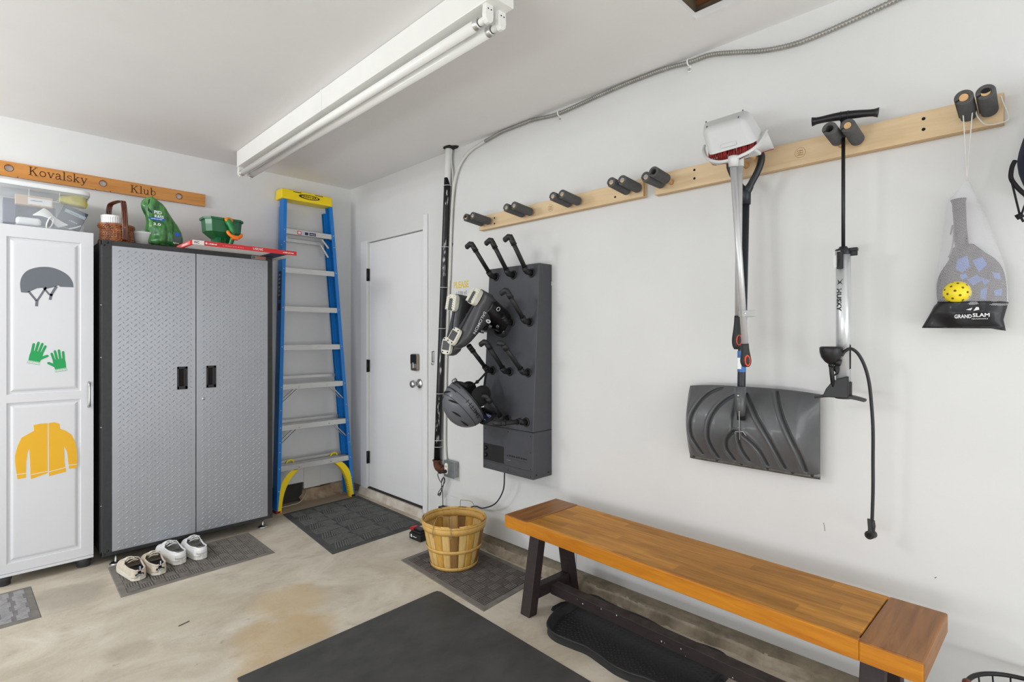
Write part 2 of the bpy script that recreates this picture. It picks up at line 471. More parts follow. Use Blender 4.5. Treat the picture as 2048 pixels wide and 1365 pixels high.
# concrete curb the wall stands on
def curb(a, c):
    y = -1.14 - 5.7*a
    pr = [(0.06, 0.056), (-0.03, 0.055), (-0.055, 0.050), (-0.068, 0.030), (-0.080, 0.010), (-0.098, -0.004)]
    i = min(4, int(c*5)); t = c*5-i
    x = pr[i][0]*(1-t)+pr[i+1][0]*t; z = pr[i][1]*(1-t)+pr[i+1][1]*t
    n = noise.noise(V((y*7, c*2.5, 2.0))); n2 = noise.noise(V((y*28, c*9, 4.0)))
    k = 0.0 if z > 0.0535 and x > -0.02 else 1.0
    return (x-0.012*n*k-0.004*n2*k, y, z+0.007*n2*k-0.006*abs(n)*k)
b = MB(); b.grid(curb, 420, 18, curb_m)
for i, f in enumerate(b.f):
    if sum(b.v[q].z for q in f)/4 > 0.040: b.m[i] = b.mi(curb_top)
struct(b, 'trim_8', curb_m)
b = MB().box(0.002, 0.10, -0.20, 0.02, -0.01, 0.075); struct(b, 'trim_10', foot_m)
# the rest of the garage: left wall with the raised overhead door's opening, front wall
OY0, OY1, OZ = -5.9, -0.9, 2.25
b = MB()
b.box(XL-0.15, XL, YF, OY0, 0, H); b.box(XL-0.15, XL, OY1, 0.1, 0, H); b.box(XL-0.15, XL, OY0, OY1, OZ, H)
struct(b, 'wall_left', paint_w)
b = MB().box(XL-0.15, 0.12, YF-0.12, YF, 0, H)
struct(b, 'wall_front', paint_w)

# ------------------------------------------------------------------ the entry door
b = MB(); b.box(0.016, 0.055, D1+0.004, D0-0.004, DZ0+0.008, DZ1-0.006)
door = struct(b, 'door_1', paint_d, bevel=0.002)
door['label'] = 'flat white entry door with three dark hinges'
for z in (1.834, 1.076, 0.314):
    b = MB(); b.cyl((0.002, D0+0.004, z-0.052), (0.002, D0+0.004, z+0.052), 0.0085, black_m, 10)
    b.box(0.004, 0.018, D0-0.012, D0+0.012, z-0.05, z+0.05, black_m)
    b.build('hinge', black_m, door)
kM = frame((0.016, -0.996, 0.971), (0,-1,0), (0,0,1), (-1,0,0))
b = MB(); b.lathe([(0.0,0.0),(0.036,0.0),(0.036,0.004),(0.030,0.010),(0.016,0.013),(0.012,0.018),(0.012,0.036),(0.020,0.042),(0.027,0.052),(0.029,0.062),(0.026,0.072),(0.016,0.079),(0.0,0.081)], 28, steel, kM)
b.build('door_knob', steel, door)
b = MB(); M = frame((0.016, -0.955, 1.128), (0,-1,0), (0,0,1), (-1,0,0))
pts = [(x*0.040, y*0.062) for x, y in ((-1,-.85),(-.8,-1),(.8,-1),(1,-.85),(1,.85),(.8,1),(-.8,1),(-1,.85))]
b.prism(pts, 0.026, pm('satin_nickel', (150,138,126), 0.3, 0.9), M)
dl = b.build('deadbolt', None, door, bevel=0.003)
b = MB(); b.prism([(x*0.036, y*0.034+0.024) for x, y in ((-1,-1),(1,-1),(1,.9),(.85,1),(-.85,1),(-1,.9))], 0.006, black_p, M @ T(0,0,0.026))
b.build('cover', black_p, dl, bevel=0.002)
b = MB(); b.prism([(x*0.008+0.0, y*0.022-0.022) for x, y in ((-1,-1),(1,-1),(1,1),(-1,1))], 0.014, steel, M @ T(0.004,0,0.026))
b.build('thumb_turn', steel, dl, bevel=0.003)

# =================================================================== LEFT WALL GROUP
# ------------------------------------------------------------------ engraved board
sgn_w = wood('varnished_pine', (206,146,78), (182,120,58), 'X', 0.8, 0.4, coat=0.2)
burn = pm('burnt_engraving', (74,42,22), 0.8, var=(40, 0.2))
g = thing('wooden_sign', 'long varnished wooden board with three holes and engraved lettering, mounted on the back wall', 'sign', (-1.7, -0.012, 2.25))
sx0, sx1, sz0, sz1, sy0, sy1 = -2.42, -1.146, 2.250, 2.335, -0.022, -0.001
holes = [(-2.170, 2.297), (-1.732, 2.297), (-1.309, 2.293)]
b = MB(); R0 = 0.0185
edges = [sx0] + [h[0]+d for h in holes for d in (-0.04, 0.04)] + [sx1]
for i in range(0, len(edges), 2):
    b.box(edges[i], edges[i+1], sy0, sy1, sz0, sz1)
for hx, hz in holes:
    n = 32; a0 = []; 
    for yy in (sy0, sy1):
        for k in range(n):
            a = 2*PI*k/n; c, s_ = math.cos(a), math.sin(a)
            t = min(0.04/max(abs(c), 1e-6), ((sz1-hz) if s_ > 0 else (hz-sz0))/max(abs(s_), 1e-6))
            a0.append((hx+R0*c, yy, hz+R0*s_)); a0.append((hx+t*c, yy, hz+t*s_))
    fs = []
    for k in range(n):
        q = 2*k; r = 2*((k+1) % n); m_ = 2*n
        fs += [(q, r, r+1, q+1), (m_+q+1, m_+r+1, m_+r, m_+q), (m_+q, m_+r, r, q), (q+1, r+1, m_+r+1, m_+q+1)]
    b.add(a0, fs)
b.build('board', sgn_w, g)
for hx, hz in holes:
    b = MB(); b.ring((hx, sy0-0.0003, hz), R0+0.001, 0.0012, (0,1,0), burn, 28, 6)
    b.build('hole_rim', burn, g)
def el(cx, cy, rx, ry, a0=0, a1=360, n=18):
    return [(cx+rx*math.cos(math.radians(a0+(a1-a0)*i/n)), cy+ry*math.sin(math.radians(a0+(a1-a0)*i/n))) for i in range(n+1)]
SER = .045; TH = .09; TN = .05
GLY = {
 'K': (.74, [([(.14,0),(.14,.7)],TH), ([(0,0),(.28,0)],SER), ([(0,.7),(.28,.7)],SER), ([(.15,.27),(.54,.7)],TN), ([(.42,.7),(.66,.7)],SER), ([(.27,.42),(.57,0)],TH), ([(.44,0),(.72,0)],SER)]),
 'o': (.58, [(el(.27,.235,.205,.225),.07)]),
 'v': (.58, [([(.09,.46),(.28,0)],.08), ([(.27,0),(.47,.46)],TN), ([(0,.46),(.2,.46)],SER), ([(.37,.46),(.56,.46)],SER)]),
 'a': (.54, [(bez([(.08,.37),(.14,.45),(.26,.46),(.36,.39),(.37,.1),(.42,.01),(.5,.03)],5),.07), (bez([(.36,.28),(.18,.25),(.07,.16),(.09,.04),(.2,0),(.36,.1)],5),.06)]),
 'l': (.32, [([(.15,0),(.15,.74)],.08), ([(.02,0),(.29,0)],SER), ([(.03,.73),(.15,.73)],SER)]),
 's': (.47, [(bez([(.37,.35),(.34,.44),(.22,.47),(.09,.42),(.1,.31),(.22,.25),(.36,.18),(.38,.07),(.24,0),(.1,.02),(.06,.11)],4),.06)]),
 'k': (.60, [([(.14,0),(.14,.74)],.08), ([(.02,0),(.26,0)],SER), ([(.02,.73),(.14,.73)],SER), ([(.14,.18),(.42,.46)],TN), ([(.32,.46),(.54,.46)],SER), ([(.24,.27),(.46,0)],.08), ([(.35,0),(.59,0)],SER)]),
 'y': (.58, [([(.09,.46),(.28,0)],.08), (bez([(.47,.46),(.28,0),(.19,-.17),(.1,-.21),(.03,-.16)],4),TN), ([(0,.46),(.2,.46)],SER), ([(.37,.46),(.56,.46)],SER)]),
 'u': (.58, [(bez([(.13,.46),(.13,.1),(.21,.01),(.33,.03),(.41,.11)],4),.07), ([(.42,.46),(.42,0)],.075), ([(.02,.46),(.13,.46)],SER), ([(.31,.46),(.42,.46)],SER), ([(.42,0),(.53,0)],SER)]),
 'b': (.58, [([(.14,0),(.14,.74)],.08), ([(.02,.73),(.14,.73)],SER), (el(.3,.235,.18,.225),.06)]),
}
def serif(mb, word, M, size, m, width=None):
    x = 0; tot = sum(GLY[c][0] for c in word); k = (width/tot if width else size)
    for c in word:
        adv, st = GLY[c]
        for pts, w in st:
            mb.stroke([((x+p[0])*k, p[1]*size) for p in pts], w*size, 0.0005, m, M)
        x += adv
b = MB(); serif(b, 'Kovalsky', FB(-2.085, 2.277, sy0), 0.068, burn, 0.276); b.build('engraved_word', burn, g)
b = MB(); serif(b, 'Klub', FB(-1.588, 2.270, sy0), 0.066, burn, 0.145); b.build('engraved_word', burn, g)

# ------------------------------------------------------------------ white laminate cabinet
lam = pm('white_laminate', (216,217,221), 0.38, var=(3, 0.01))
cx0, cx1, cyf = -2.245, -1.828, -0.40
g = thing('storage_cabinet', 'tall white laminate cabinet with stickers on its raised-panel door, left of the steel cabinet', 'cabinet', (-2.037, -0.2, 0))
b = MB().box(cx0+0.002, cx1-0.002, cyf+0.02, -0.02, 0.06, 1.908)
b.box(cx0, cx1, cyf-0.004, -0.02, 0.052, 0.066)
b.build('carcass', lam, g, bevel=0.002)
yd = cyf; xl, xr = cx0+0.001, cx1
pl, pr_ = -2.192, -1.884
zb, z1, z2, z3, z4, zt = 0.068, 0.118, 0.968, 1.012, 1.850, 1.914
b = MB()
xs = [xl, pl, pr_, xr]; zs = [zb, z1, z2, z3, z4, zt]
for i in range(3):
    for j in range(5):
        if i == 1 and j in (1, 3): continue
        b.add([(xs[i], yd, zs[j]), (xs[i+1], yd, zs[j]), (xs[i+1], yd, zs[j+1]), (xs[i], yd, zs[j+1])], [(0,1,2,3)])
b.add([(xl,yd,zb),(xr,yd,zb),(xr,yd,zt),(xl,yd,zt),(xl,yd+.018,zb),(xr,yd+.018,zb),(xr,yd+.018,zt),(xl,yd+.018,zt)], [(4,7,6,5),(0,4,5,1),(1,5,6,2),(2,6,7,3),(3,7,4,0)])
for za, zc in ((z1, z2), (z3, z4)):
    prev = None
    for ins, dep in ((0, 0), (.004, .007), (.013, .008), (.024, .001), (.030, .0)):
        ring = [(pl+ins, yd+dep, za+ins), (pr_-ins, yd+dep, za+ins), (pr_-ins, yd+dep, zc-ins), (pl+ins, yd+dep, zc-ins)]
        if prev:
            for k in range(4):
                k2 = (k+1) % 4
                b.add([prev[k], prev[k2], ring[k2], ring[k]], [(0,1,2,3)])
        prev = ring
    b.add(prev, [(0,1,2,3)])
dr = b.build('door', lam, g)
hp = bez([(-1.849, yd, 1.056), (-1.849, yd-.022, 1.045), (-1.849, yd-.028, 1.01), (-1.849, yd-.028, 0.97), (-1.849, yd-.022, 0.932), (-1.849, yd, 0.920)], 6)
b = MB(); b.tube([(p.x, p.y, p.z) for p in hp], [0.0085-0.004*math.sin(PI*i/(len(hp)-1)) for i in range(len(hp))], 10, steel)
b.build('door_handle', steel, dr)
foot_m2 = pm('dark_grey_plastic', (58,58,62), 0.5, var=(10, 0.08))
for fx, fy in ((-2.205, -0.355), (-1.868, -0.355), (-2.205, -0.06), (-1.868, -0.06)):
    b = MB(); b.lathe([(0,0),(.030,0),(.032,.004),(.031,.022),(.036,.026),(.037,.052),(0,.052)], 20, foot_m2, T(fx, fy, 0))
    b.build('foot', foot_m2, g)
# stickers on the door
DM = FB(0, 0, yd)
def decal(name, outlines, m, par, h=0.0007, extra=None):
    b = MB()
    for o in outlines: b.prism(o, h, m, DM)
    if extra: extra(b)
    return b.build(name, m, par)
dg = pm('grey_vinyl', (104,110,118), 0.5, var=(4, 0.02)); gr = pm('green_vinyl', (22,158,84), 0.5, var=(4, 0.02)); yl = pm('yellow_vinyl', (234,178,30), 0.5, var=(4, 0.02)); wv = pm('white_vinyl', (238,238,238), 0.5)
dpx = lambda pts: pix(DM, pts, 'y', yd)
helm = [(p.x, p.y) for p in bez(dpx([(42,585),(40,568),(44,553),(54,542),(70,536),(88,534),(106,536),(124,543),(137,552),(145,564),(147,575)]), 4)] + dpx([(120,574),(117,571),(110,574),(98,577),(90,579),(84,576),(74,577),(63,582),(54,586)])
def strap(a, c, w=0.010): return [a, c, w]
def hx(b):
    for a, c, w in (((57,583),(73,602),.010),((92,575),(75,601),.009),((74,601),(73,613),.012),((88,577),(99,590),.009),((113,573),(101,592),.012),((103,588),(100,600),.012)):
        q = dpx([a, c]); b.stroke(q, w, 0.0007, dg, DM)
decal('helmet_sticker', [helm], dg, dr, extra=hx)['label'] = 'grey helmet sticker'
# gloves: palm and five fingers each
def glove(cx, cz, rot, mir):
    M = DM @ T(cx, cz, 0) @ RZ(rot) @ Matrix.Scale(mir, 4, (1,0,0))
    b = MB()
    palm = [(-.024,-.03),(.024,-.03),(.027,.0),(.026,.024),(-.026,.024),(-.027,.0)]
    if mir < 0: pass
    b.prism(palm, 0.0007, gr, M)
    for x, l, a in ((-.021,.046,.10),(-.007,.058,.03),(.007,.056,-.03),(.020,.046,-.10)):
        MM = M @ T(x, .018, 0.0002) @ RZ(a)
        b.prism([(-.0057,0),(.0057,0),(.0055,l-.005),(.003,l),(-.003,l),(-.0055,l-.005)], 0.0006, gr, MM)
    MM = M @ T(.020, -.012, 0.0004) @ RZ(-.85)
    b.prism([(-.008,-.006),(.008,-.006),(.0065,.034),(.003,.039),(-.003,.039),(-.0065,.034)], 0.0006, gr, MM)
    o = b.build('glove_sticker', gr, dr); o['label'] = 'green glove sticker'
    b = MB(); b.prism([(-.026,-.046),(.026,-.046),(.025,-.032),(-.025,-.032)], 0.0007, gr, M)
    for i in range(10):
        x = -.0225+.005*i; b.prism([(x-.0016,-.0445),(x+.0016,-.0445),(x+.0016,-.0335),(x-.0016,-.0335)], 0.0005, wv, M @ T(0,0,.0006))
    b.build('glove_cuff_sticker', gr, dr)
glove(*dpx([(72,712)])[0], -0.26, 1)
glove(*dpx([(119,727)])[0], 0.16, -1)
left = dpx([(95,847),(95,947),(62,959),(61,951),(60,920),(58,897),(55,906),(52,930),(52,948),(52,956),(35,959),(33,947),(30,925),(30,912),(35,893),(43,876),(68,862),(67,851),(80,848)])
right = dpx([(97,847),(108,845),(119,848),(120,858),(131,862),(143,870),(150,884),(154,902),(155,922),(153,937),(138,938),(136,922),(134,905),(128,893),(129,925),(132,944),(98,953)])
def hem(b):
    for a, c in (((31,950),(53,947)),((62,950),(96,943)),((98,944),(133,935)),((137,931),(155,929))):
        b.stroke(dpx([a, c]), 0.0028, 0.0013, wv, DM)
decal('jacket_sticker', [left, right], yl, dr, extra=hem)['label'] = 'yellow jacket sticker'

# ------------------------------------------------------------------ steel cabinet with tread-plate doors
gun = pm('graphite_steel', (58,58,60), 0.5, 0.3, var=(60, 0.08), bump=(300, 0.15))
tread = pm('silver_tread_plate', (164,167,173), 0.40, 0.45, var=(3, 0.03))
blk_steel = pm('dark_cabinet_side', (46,46,48), 0.5, 0.3, var=(30, 0.08))
gx0, gx1, gyf, gz0, gz1 = -1.800, -0.851, -0.478, 0.062, 1.872
g = thing('metal_cabinet', 'tall graphite steel cabinet with silver tread-plate double doors between the white cabinet and the ladder', 'cabinet', (-1.325, -0.25, 0))
b = MB()
b.box(gx0, gx0+0.045, gyf, gyf+0.04, gz0, gz1); b.box(gx1-0.036, gx1, gyf, gyf+0.04, gz0, gz1)
b.box(gx0, gx1, gyf+0.001, gyf+0.04, gz1-0.030, gz1); b.box(gx0, gx1, gyf+0.001, gyf+0.04, gz0, gz0+0.026)
b.box(gx0, gx0+0.004, gyf+0.03, -0.02, gz0, gz1); b.box(gx1-0.004, gx1, gyf+0.03, -0.02, gz0, gz1)
b.box(gx0, gx1, gyf+0.03, -0.02, gz1-0.004, gz1); b.box(gx0, gx1, gyf+0.03, -0.02, gz0, gz0+0.004)
b.box(gx0, gx1, -0.024, -0.02, gz0, gz1)
cb = b.build('cabinet_frame', gun, g, bevel=0.002)
for x, z in ((gx0+.010, gz1-.030), (gx0+.026, gz1-.014), (gx0+.010, gz0+.014), (gx0+.026, gz0+.030), (gx1-.012, gz1-.015), (gx1-.012, gz0+.02)):
    b = MB(); b.ball((x, gyf-0.001, z), 0.006, black_p, 10, 6); b.build('bolt', black_p, cb)
xm = -1.3265
for x0, x1, side in ((gx0+0.046, xm-0.0025, -1), (xm+0.0025, gx1-0.037, 1)):
    z0, z1_ = gz0+0.024, gz1-0.031
    b = MB(); b.box(x0, x1, gyf-0.010, gyf+0.008, z0, z1_)
    yy = gyf-0.010; nx = int((x1-x0-0.02)/0.0385); nz = int((z1_-z0-0.02)/0.0165)
    ox = (x1-x0-nx*0.0385)/2+0.012; 
    hxx = (-1.402, -1.240)[side > 0]
    for j in range(nz+1):
        for i in range(nx+1):
            x = x0+ox+i*0.0385+(0.01925 if j % 2 else 0); z = z0+0.012+j*0.0165
            if x > x1-0.014 or x < x0+0.010 or z > z1_-0.012: continue
            if abs(x-hxx) < 0.035 and 0.985 < z < 1.145: continue
            a = 0.62 if (j % 2 == 0) else -0.9
            L_ = 0.0145 if j % 2 == 0 else 0.0105; W_ = 0.0042 if j % 2 == 0 else 0.0030
            ca, sa = math.cos(a), math.sin(a)
            def pt(p, q, d): return (x+p*ca-q*sa, yy-d, z+p*sa+q*ca)
            vs = [pt(-L_,0,0), pt(0,-W_,0), pt(L_,0,0), pt(0,W_,0), pt(-L_*.45,0,.0032), pt(L_*.45,0,.0032)]
            b.add(vs, [(0,1,4),(1,5,4),(1,2,5),(2,3,5),(3,4,5),(3,0,4)], tread, None, True)
    d = b.build('door', tread, g)
    b = MB(); M = FB(hxx, 1.063, yy)
    # recessed pull: dark frame with an open pocket
    b.box(-.028,-.018,-.070,.070,0,.007,black_p,M); b.box(.014,.028,-.070,.070,0,.007,black_p,M)
    b.box(-.028,.028,.056,.070,0,.007,black_p,M); b.box(-.028,.028,-.070,-.050,0,.007,black_p,M)
    b.box(-.018,.014,-.050,.056,-.002,.0015,dark_gap,M); b.box(.006,.014,-.050,.056,0,.010,black_p,M)
    b.build('recessed_handle', black_p, d, bevel=0.0015)
    if side > 0:
        b = MB(); b.lathe([(0,0),(.0095,0),(.0085,.004),(0,.0045)], 16, steel, FB(-1.284, 0.924, yy)); b.box(-.001,.001,-.005,.005,.004,.0052,dark_gap,FB(-1.284, 0.924, yy))
        b.build('key_lock', steel, d)
badge = pm('steel_badge', (176,172,164), 0.35, 0.6); ored = pm('badge_red', (176,74,40), 0.5)
b = MB(); M = FB(-0.990, 1.857, gyf); b.box(0,.092,-.011,.010,0,.002,badge,M); b.box(.003,.022,-.008,.007,.002,.0026,black_p,M)
b.box(.026,.090,-.008,.007,.002,.0026,ored,M)
b.text('GLADIATOR', .013, badge, M @ T(.028,-.005,0), h=.003, weight=.02, width=.058)
b.stroke([(.016,.004),(.009,.004),(.007,0),(.009,-.005),(.016,-.005),(.016,-.001)], .002, .003, badge, M)
b.build('badge', badge, g)
for fx, fy in ((-1.732, -0.452), (-0.903, -0.440), (-1.74, -0.06), (-0.90, -0.06)):
    b = MB(); b.lathe([(0,0),(.030,0),(.031,.004),(.024,.010),(.008,.013),(.006,.018),(.006,.066),(0,.066)], 22, steel, T(fx, fy, 0.0))
    b.build('levelling_foot', steel, g)
for z in (0.35, 0.8, 1.2, 1.5):
    b = MB(); b.ball((gx0, gyf+0.02, z), 0.004, steel, 8, 6); b.build('side_rivet', steel, cb)
GT = gz1

# ------------------------------------------------------------------ things on top of the steel cabinet
# wicker basket with a fluted white dish
wick = pm('varnished_wicker', (172,108,64), 0.3, var=(30, 0.3), col2=(104,56,32), coat=0.3)
bx, by = -1.705, -0.30
g = thing('wicker_basket', 'small brown varnished wicker basket with a tall hoop handle on top of the steel cabinet', 'basket', (bx, by, GT))
b = MB()
for r_ in range(11):
    z = GT+0.006+r_*0.0105; rr = 0.086-0.010*abs(math.sin((r_/10)*PI*0.9))**1.0 + (0.004 if r_ > 8 else 0)
    for ph in (0, PI):
        pts = []
        for k in range(60):
            a = 2*PI*k/60; q = rr+0.0035*math.sin(a*15+ph+r_*PI*0.5)
            pts.append((bx+q*math.cos(a), by+q*math.sin(a)*0.85, z+0.004*math.sin(a*15+ph)))
        b.tube(pts, 0.0042, 5, wick, closed=True)
for k in range(30):
    a = 2*PI*k/30; b.cyl((bx+.080*math.cos(a), by+.068*math.sin(a), GT), (bx+.078*math.cos(a), by+.067*math.sin(a), GT+.115), .003, wick, 5)
b.lathe([(0,.003),(.078,.003),(.078,.10)], 30, pm('basket_inside', (80,46,26), .8), T(bx,by,GT), sy=.85)
b.build('woven_body', wick, g)
b = MB()
b.tube([(bx+.086*math.cos(2*PI*k/40), by+.073*math.sin(2*PI*k/40), GT+.116) for k in range(40)], .006, 8, wick, closed=True)
b.build('rim', wick, g)
hw = pm('dark_cane', (112,50,24), 0.25, coat=0.4, var=(20, .2), col2=(60,26,14))
b = MB()
hpts = bez([(bx+.030,by-.075,GT+.02),(bx+.030,by-.078,GT+.12),(bx+.026,by-.060,GT+.24),(bx+.020,by-.04,GT+.262),(bx-.010,by+.02,GT+.258),(bx-.026,by+.06,GT+.235),(bx-.030,by+.072,GT+.12),(bx-.030,by+.07,GT+.02)], 6)
for dx in (-.009, 0, .009): b.tube([(p.x+dx, p.y, p.z) for p in hpts], .0055, 7, hw)
for s_ in (-1, 1): b.ball((bx+.03*(-s_), by+.078*s_, GT+.10), .006, steel, 8, 6)
b.build('hoop_handle', hw, g)
dish = pm('white_porcelain', (240,240,240), 0.25, coat=.3)
dxy = (bx-.022, by+.006)
b = MB()
def flute(a, c):
    pr = [(.040,.0),(.046,.03),(.050,.07),(.052,.150),(.055,.154),(.055,.166),(.050,.166),(.048,.10),(0.0,.05)]
    t = c*8; i = min(7, int(t)); t -= i
    r = pr[i][0]*(1-t)+pr[i+1][0]*t; z = pr[i][1]*(1-t)+pr[i+1][1]*t
    if i < 4: r += .0016*math.cos(a*2*PI*30)
    return (r*math.cos(2*PI*a), r*math.sin(2*PI*a), z+.006)
b.grid(flute, 180, 16, dish, T(dxy[0], dxy[1], GT), wrapu=True)
tag(b.build('porcelain_dish', dish, loc=(dxy[0], dxy[1], GT)), 'fluted white porcelain dish standing inside the wicker basket', 'dish')
b = MB(); b.ball((bx+.052,by+.03,GT+.115),.024,pm('clear_bauble',(200,205,205),.1,coat=.5),14,10); b.cyl((bx+.052,by+.03,GT+.135),(bx+.052,by+.03,GT+.150),.007,steel,10); b.cyl((bx+.052,by+.03,GT+.003),(bx+.052,by+.03,GT+.10),.018,pm('clear_bauble',(200,205,205),.1),12)
tag(b.build('glass_bottle', None, loc=(bx+.052,by+.03,GT)), 'little pale glass bottle peeking out of the wicker basket', 'bottle')

# grass seed bag: crumpled, leaning open at the top
bag = pm('printed_green_bag', (96,152,82), 0.28, var=(22, 0.3), col2=(26,88,50), stretch=(1.6,1,.5), bump=(18, 1.0))
bagd = pm('dark_green_bag', (20,62,40), 0.35, var=(10,.2)); white_p = pm('white_plastic', (232,233,234), 0.35, var=(6,.02))
by_ = -0.30; M = FB(0, 0, by_)
g = thing('seed_bag', 'crumpled green grass seed bag slumped open on top of the steel cabinet', 'bag', (-1.47, by_, GT))
o2 = pix(M, [(291,490),(292,474),(290,458),(292,442),(290,432),(284,420),(281,410),(284,401),(293,395),(303,395),(314,402),(325,409),(333,419),(341,432),(349,444),(357,456),(363,466),(366,478),(366,498)], 'y', by_)
o2 = [(x, max(z, GT+.001)) for x, z in o2]
b = MB(); inflate(b, o2, .075, bag, M, 40, 26, wr=.026, ws=16, prof=lambda t: (1-.62*t)*(min(1, (t+.02)*9))**.5)
b.build('bag_body', bag, g)
def on_bag(z, back=0.0): return T(0, 0, z)
lblM = frame((0, by_-0.070, 0), (1,0,0), (0,0.12,1))
def bagtxt(name, parts, m):
    for s_, px, py, w, sz, yoff in parts:
        b = MB(); p = ony(px, py, by_-yoff); b.text(s_, sz, m, frame((p.x, p.y, p.z), (1,0,-0.02), (0,.22,1)), width=w, weight=.02); b.build(name, m, g)
bagtxt('white_lettering', [('PID', 308, 427, .040, .030, .074), ('RASS', 309, 435.5, .048, .028, .082), ('3.0', 306, 450, .040, .024, .088), ('GRO', 346, 487, .034, .022, .09)], white_p)
p = ony(313.5, 438.5, by_-.086); b = MB(); b.prism(el(0,0,.046,.0095,0,342,19), .0012, pm('blue_print', (26,88,178), .4), frame(p, (1,0,-.02), (0,.2,1)))
b.dashes(.06, .005, 9, white_p, frame(p, (1,0,-.02), (0,.2,1)) @ T(-.030,-.0025,0), h=.0018)
b.build('blue_oval', None, g)
p = ony(355, 474, by_-.088); MM = frame(p, (1,0,-.03), (0,.1,1)); b = MB(); b.box(-.024,.022,-.038,.030,0,.001,pm('grey_print',(66,84,76),.4),MM); b.prism(el(0,.014,.014,.014,0,342,19),.0012,pm('blue_print',(26,88,178),.4),MM@T(0,0,.001)); b.build('side_logo', None, g)
b = MB(); tp = pix(M, [(296,400),(303,397),(310,416),(309,424),(302,427),(295,422)], 'y', by_-.03)
b.prism(tp, .002, bagd, frame((0,by_-.036,0),(1,0,0),(0,0,1),(0,-1,0))); b.build('open_mouth', bagd, g, bevel=.0008)
# white tub with a folded bag edge beside the seed bag
tx = -1.565
b = MB(); b.lathe([(0,0),(.044,0),(.055,.085),(.060,.088),(.060,.096),(.053,.096),(.045,.01),(0,.008)], 28, white_p, T(tx, by_+.02, GT))
t_ = b.build('white_tub', white_p, loc=(tx, by_+.02, GT)); tag(t_, 'white tapered plastic tub half hidden behind the green seed bag', 'tub')
b = MB(); b.grid(lambda a, c: (tx-.045+.10*a, by_+.06-.08*c, GT+.100+.03*a*(1-c)+.012*noise.noise(V((a*4,c*4,3)))), 14, 10, pm('pale_green_film', (176,206,196), .3, var=(10,.1)))
tag(b.build('plastic_film', None, loc=(tx,by_,GT+.1), solid=.001), 'crumpled pale green film lying across the white tub', 'film')

# hand spreader
sg = pm('dark_green_plastic', (24,98,56), 0.34, var=(6, .06), coat=.15); og = pm('orange_plastic', (244,124,28), 0.38); sgd = pm('deep_green_plastic', (18,66,44), .4)
sx, sy = -1.140, -0.36; ZB = GT+0.030
g = thing('hand_spreader', 'green hand spreader with orange trigger and crank standing on the flat red carton', 'spreader', (sx, sy, ZB))
oc = [(-.115,-.045),(-.085,-.082),(.085,-.082),(.115,-.045),(.115,.045),(.085,.082),(-.085,.082),(-.115,.045)]
def lvl(s_, z, dx=0, t=1.0): return [(sx+dx+p[0]*s_, sy+p[1]*s_*t, ZB+z) for p in oc]
b = MB(); L_ = [lvl(.50,.066), lvl(.60,.074), lvl(.92,.108), lvl(.98,.185), lvl(1.06,.186), lvl(1.06,.200), lvl(.99,.200), lvl(.93,.13), lvl(.55,.09)]
for i in range(len(L_)-1):
    for k in range(8):
        k2 = (k+1) % 8; b.add([L_[i][k], L_[i][k2], L_[i+1][k2], L_[i+1][k]], [(0,1,2,3)])
b.add(L_[-1], [tuple(range(8))])
b.build('hopper', sg, g, bevel=.004)
b = MB(); b.lathe([(0,0),(.058,0),(.062,.012),(.060,.075),(0,.075)], 24, sg, T(sx, sy, ZB), power=3)
for dx in (-.03, .0, .03): b.box(sx+dx-.003, sx+dx+.003, sy-.070, sy-.05, ZB, ZB+.07)
b.build('drive_housing', sg, g)
b = MB(); b.tube(bez([(sx+.012,sy-.085,ZB+.185),(sx+.016,sy-.108,ZB+.160),(sx+.030,sy-.112,ZB+.120),(sx+.034,sy-.105,ZB+.07),(sx+.024,sy-.09,ZB+.02)],6), [.021]*7+[.017]*8+[.014]*10, 14, pm('bright_green_plastic',(36,128,66),.35,coat=.2))
b.build('grip', None, g)
b = MB(); b.lathe([(0,0),(.021,0),(.023,.006),(.018,.012),(0,.012)], 20, og, frame((sx+.014,sy-.096,ZB+.184),(1,0,0),(0,.6,1)), sx=1.15)
b.build('grip_cap', og, g)
b = MB(); b.tube(bez([(sx+.000,sy-.118,ZB+.112),(sx+.006,sy-.130,ZB+.090),(sx+.030,sy-.138,ZB+.072),(sx+.058,sy-.136,ZB+.070),(sx+.082,sy-.125,ZB+.088),(sx+.090,sy-.115,ZB+.104)],6), [.006,.008,.010]+[.011]*22+[.009,.008,.007,.006,.005,.004], 10, og)
b.box(sx+.022,sx+.060,sy-.148,sy-.118,ZB+.055,ZB+.082,og); b.build('trigger', og, g, bevel=.003)
b = MB(); b.cyl((sx+.088,sy-.02,ZB),(sx+.088,sy-.02,ZB+.030),.013,pm('rusty_orange_plastic',(196,84,34),.5),14); b.tube([(sx+.055,sy-.02,ZB+.012),(sx+.11,sy-.02,ZB+.010)],.006,8,og); b.build('crank', None, g)

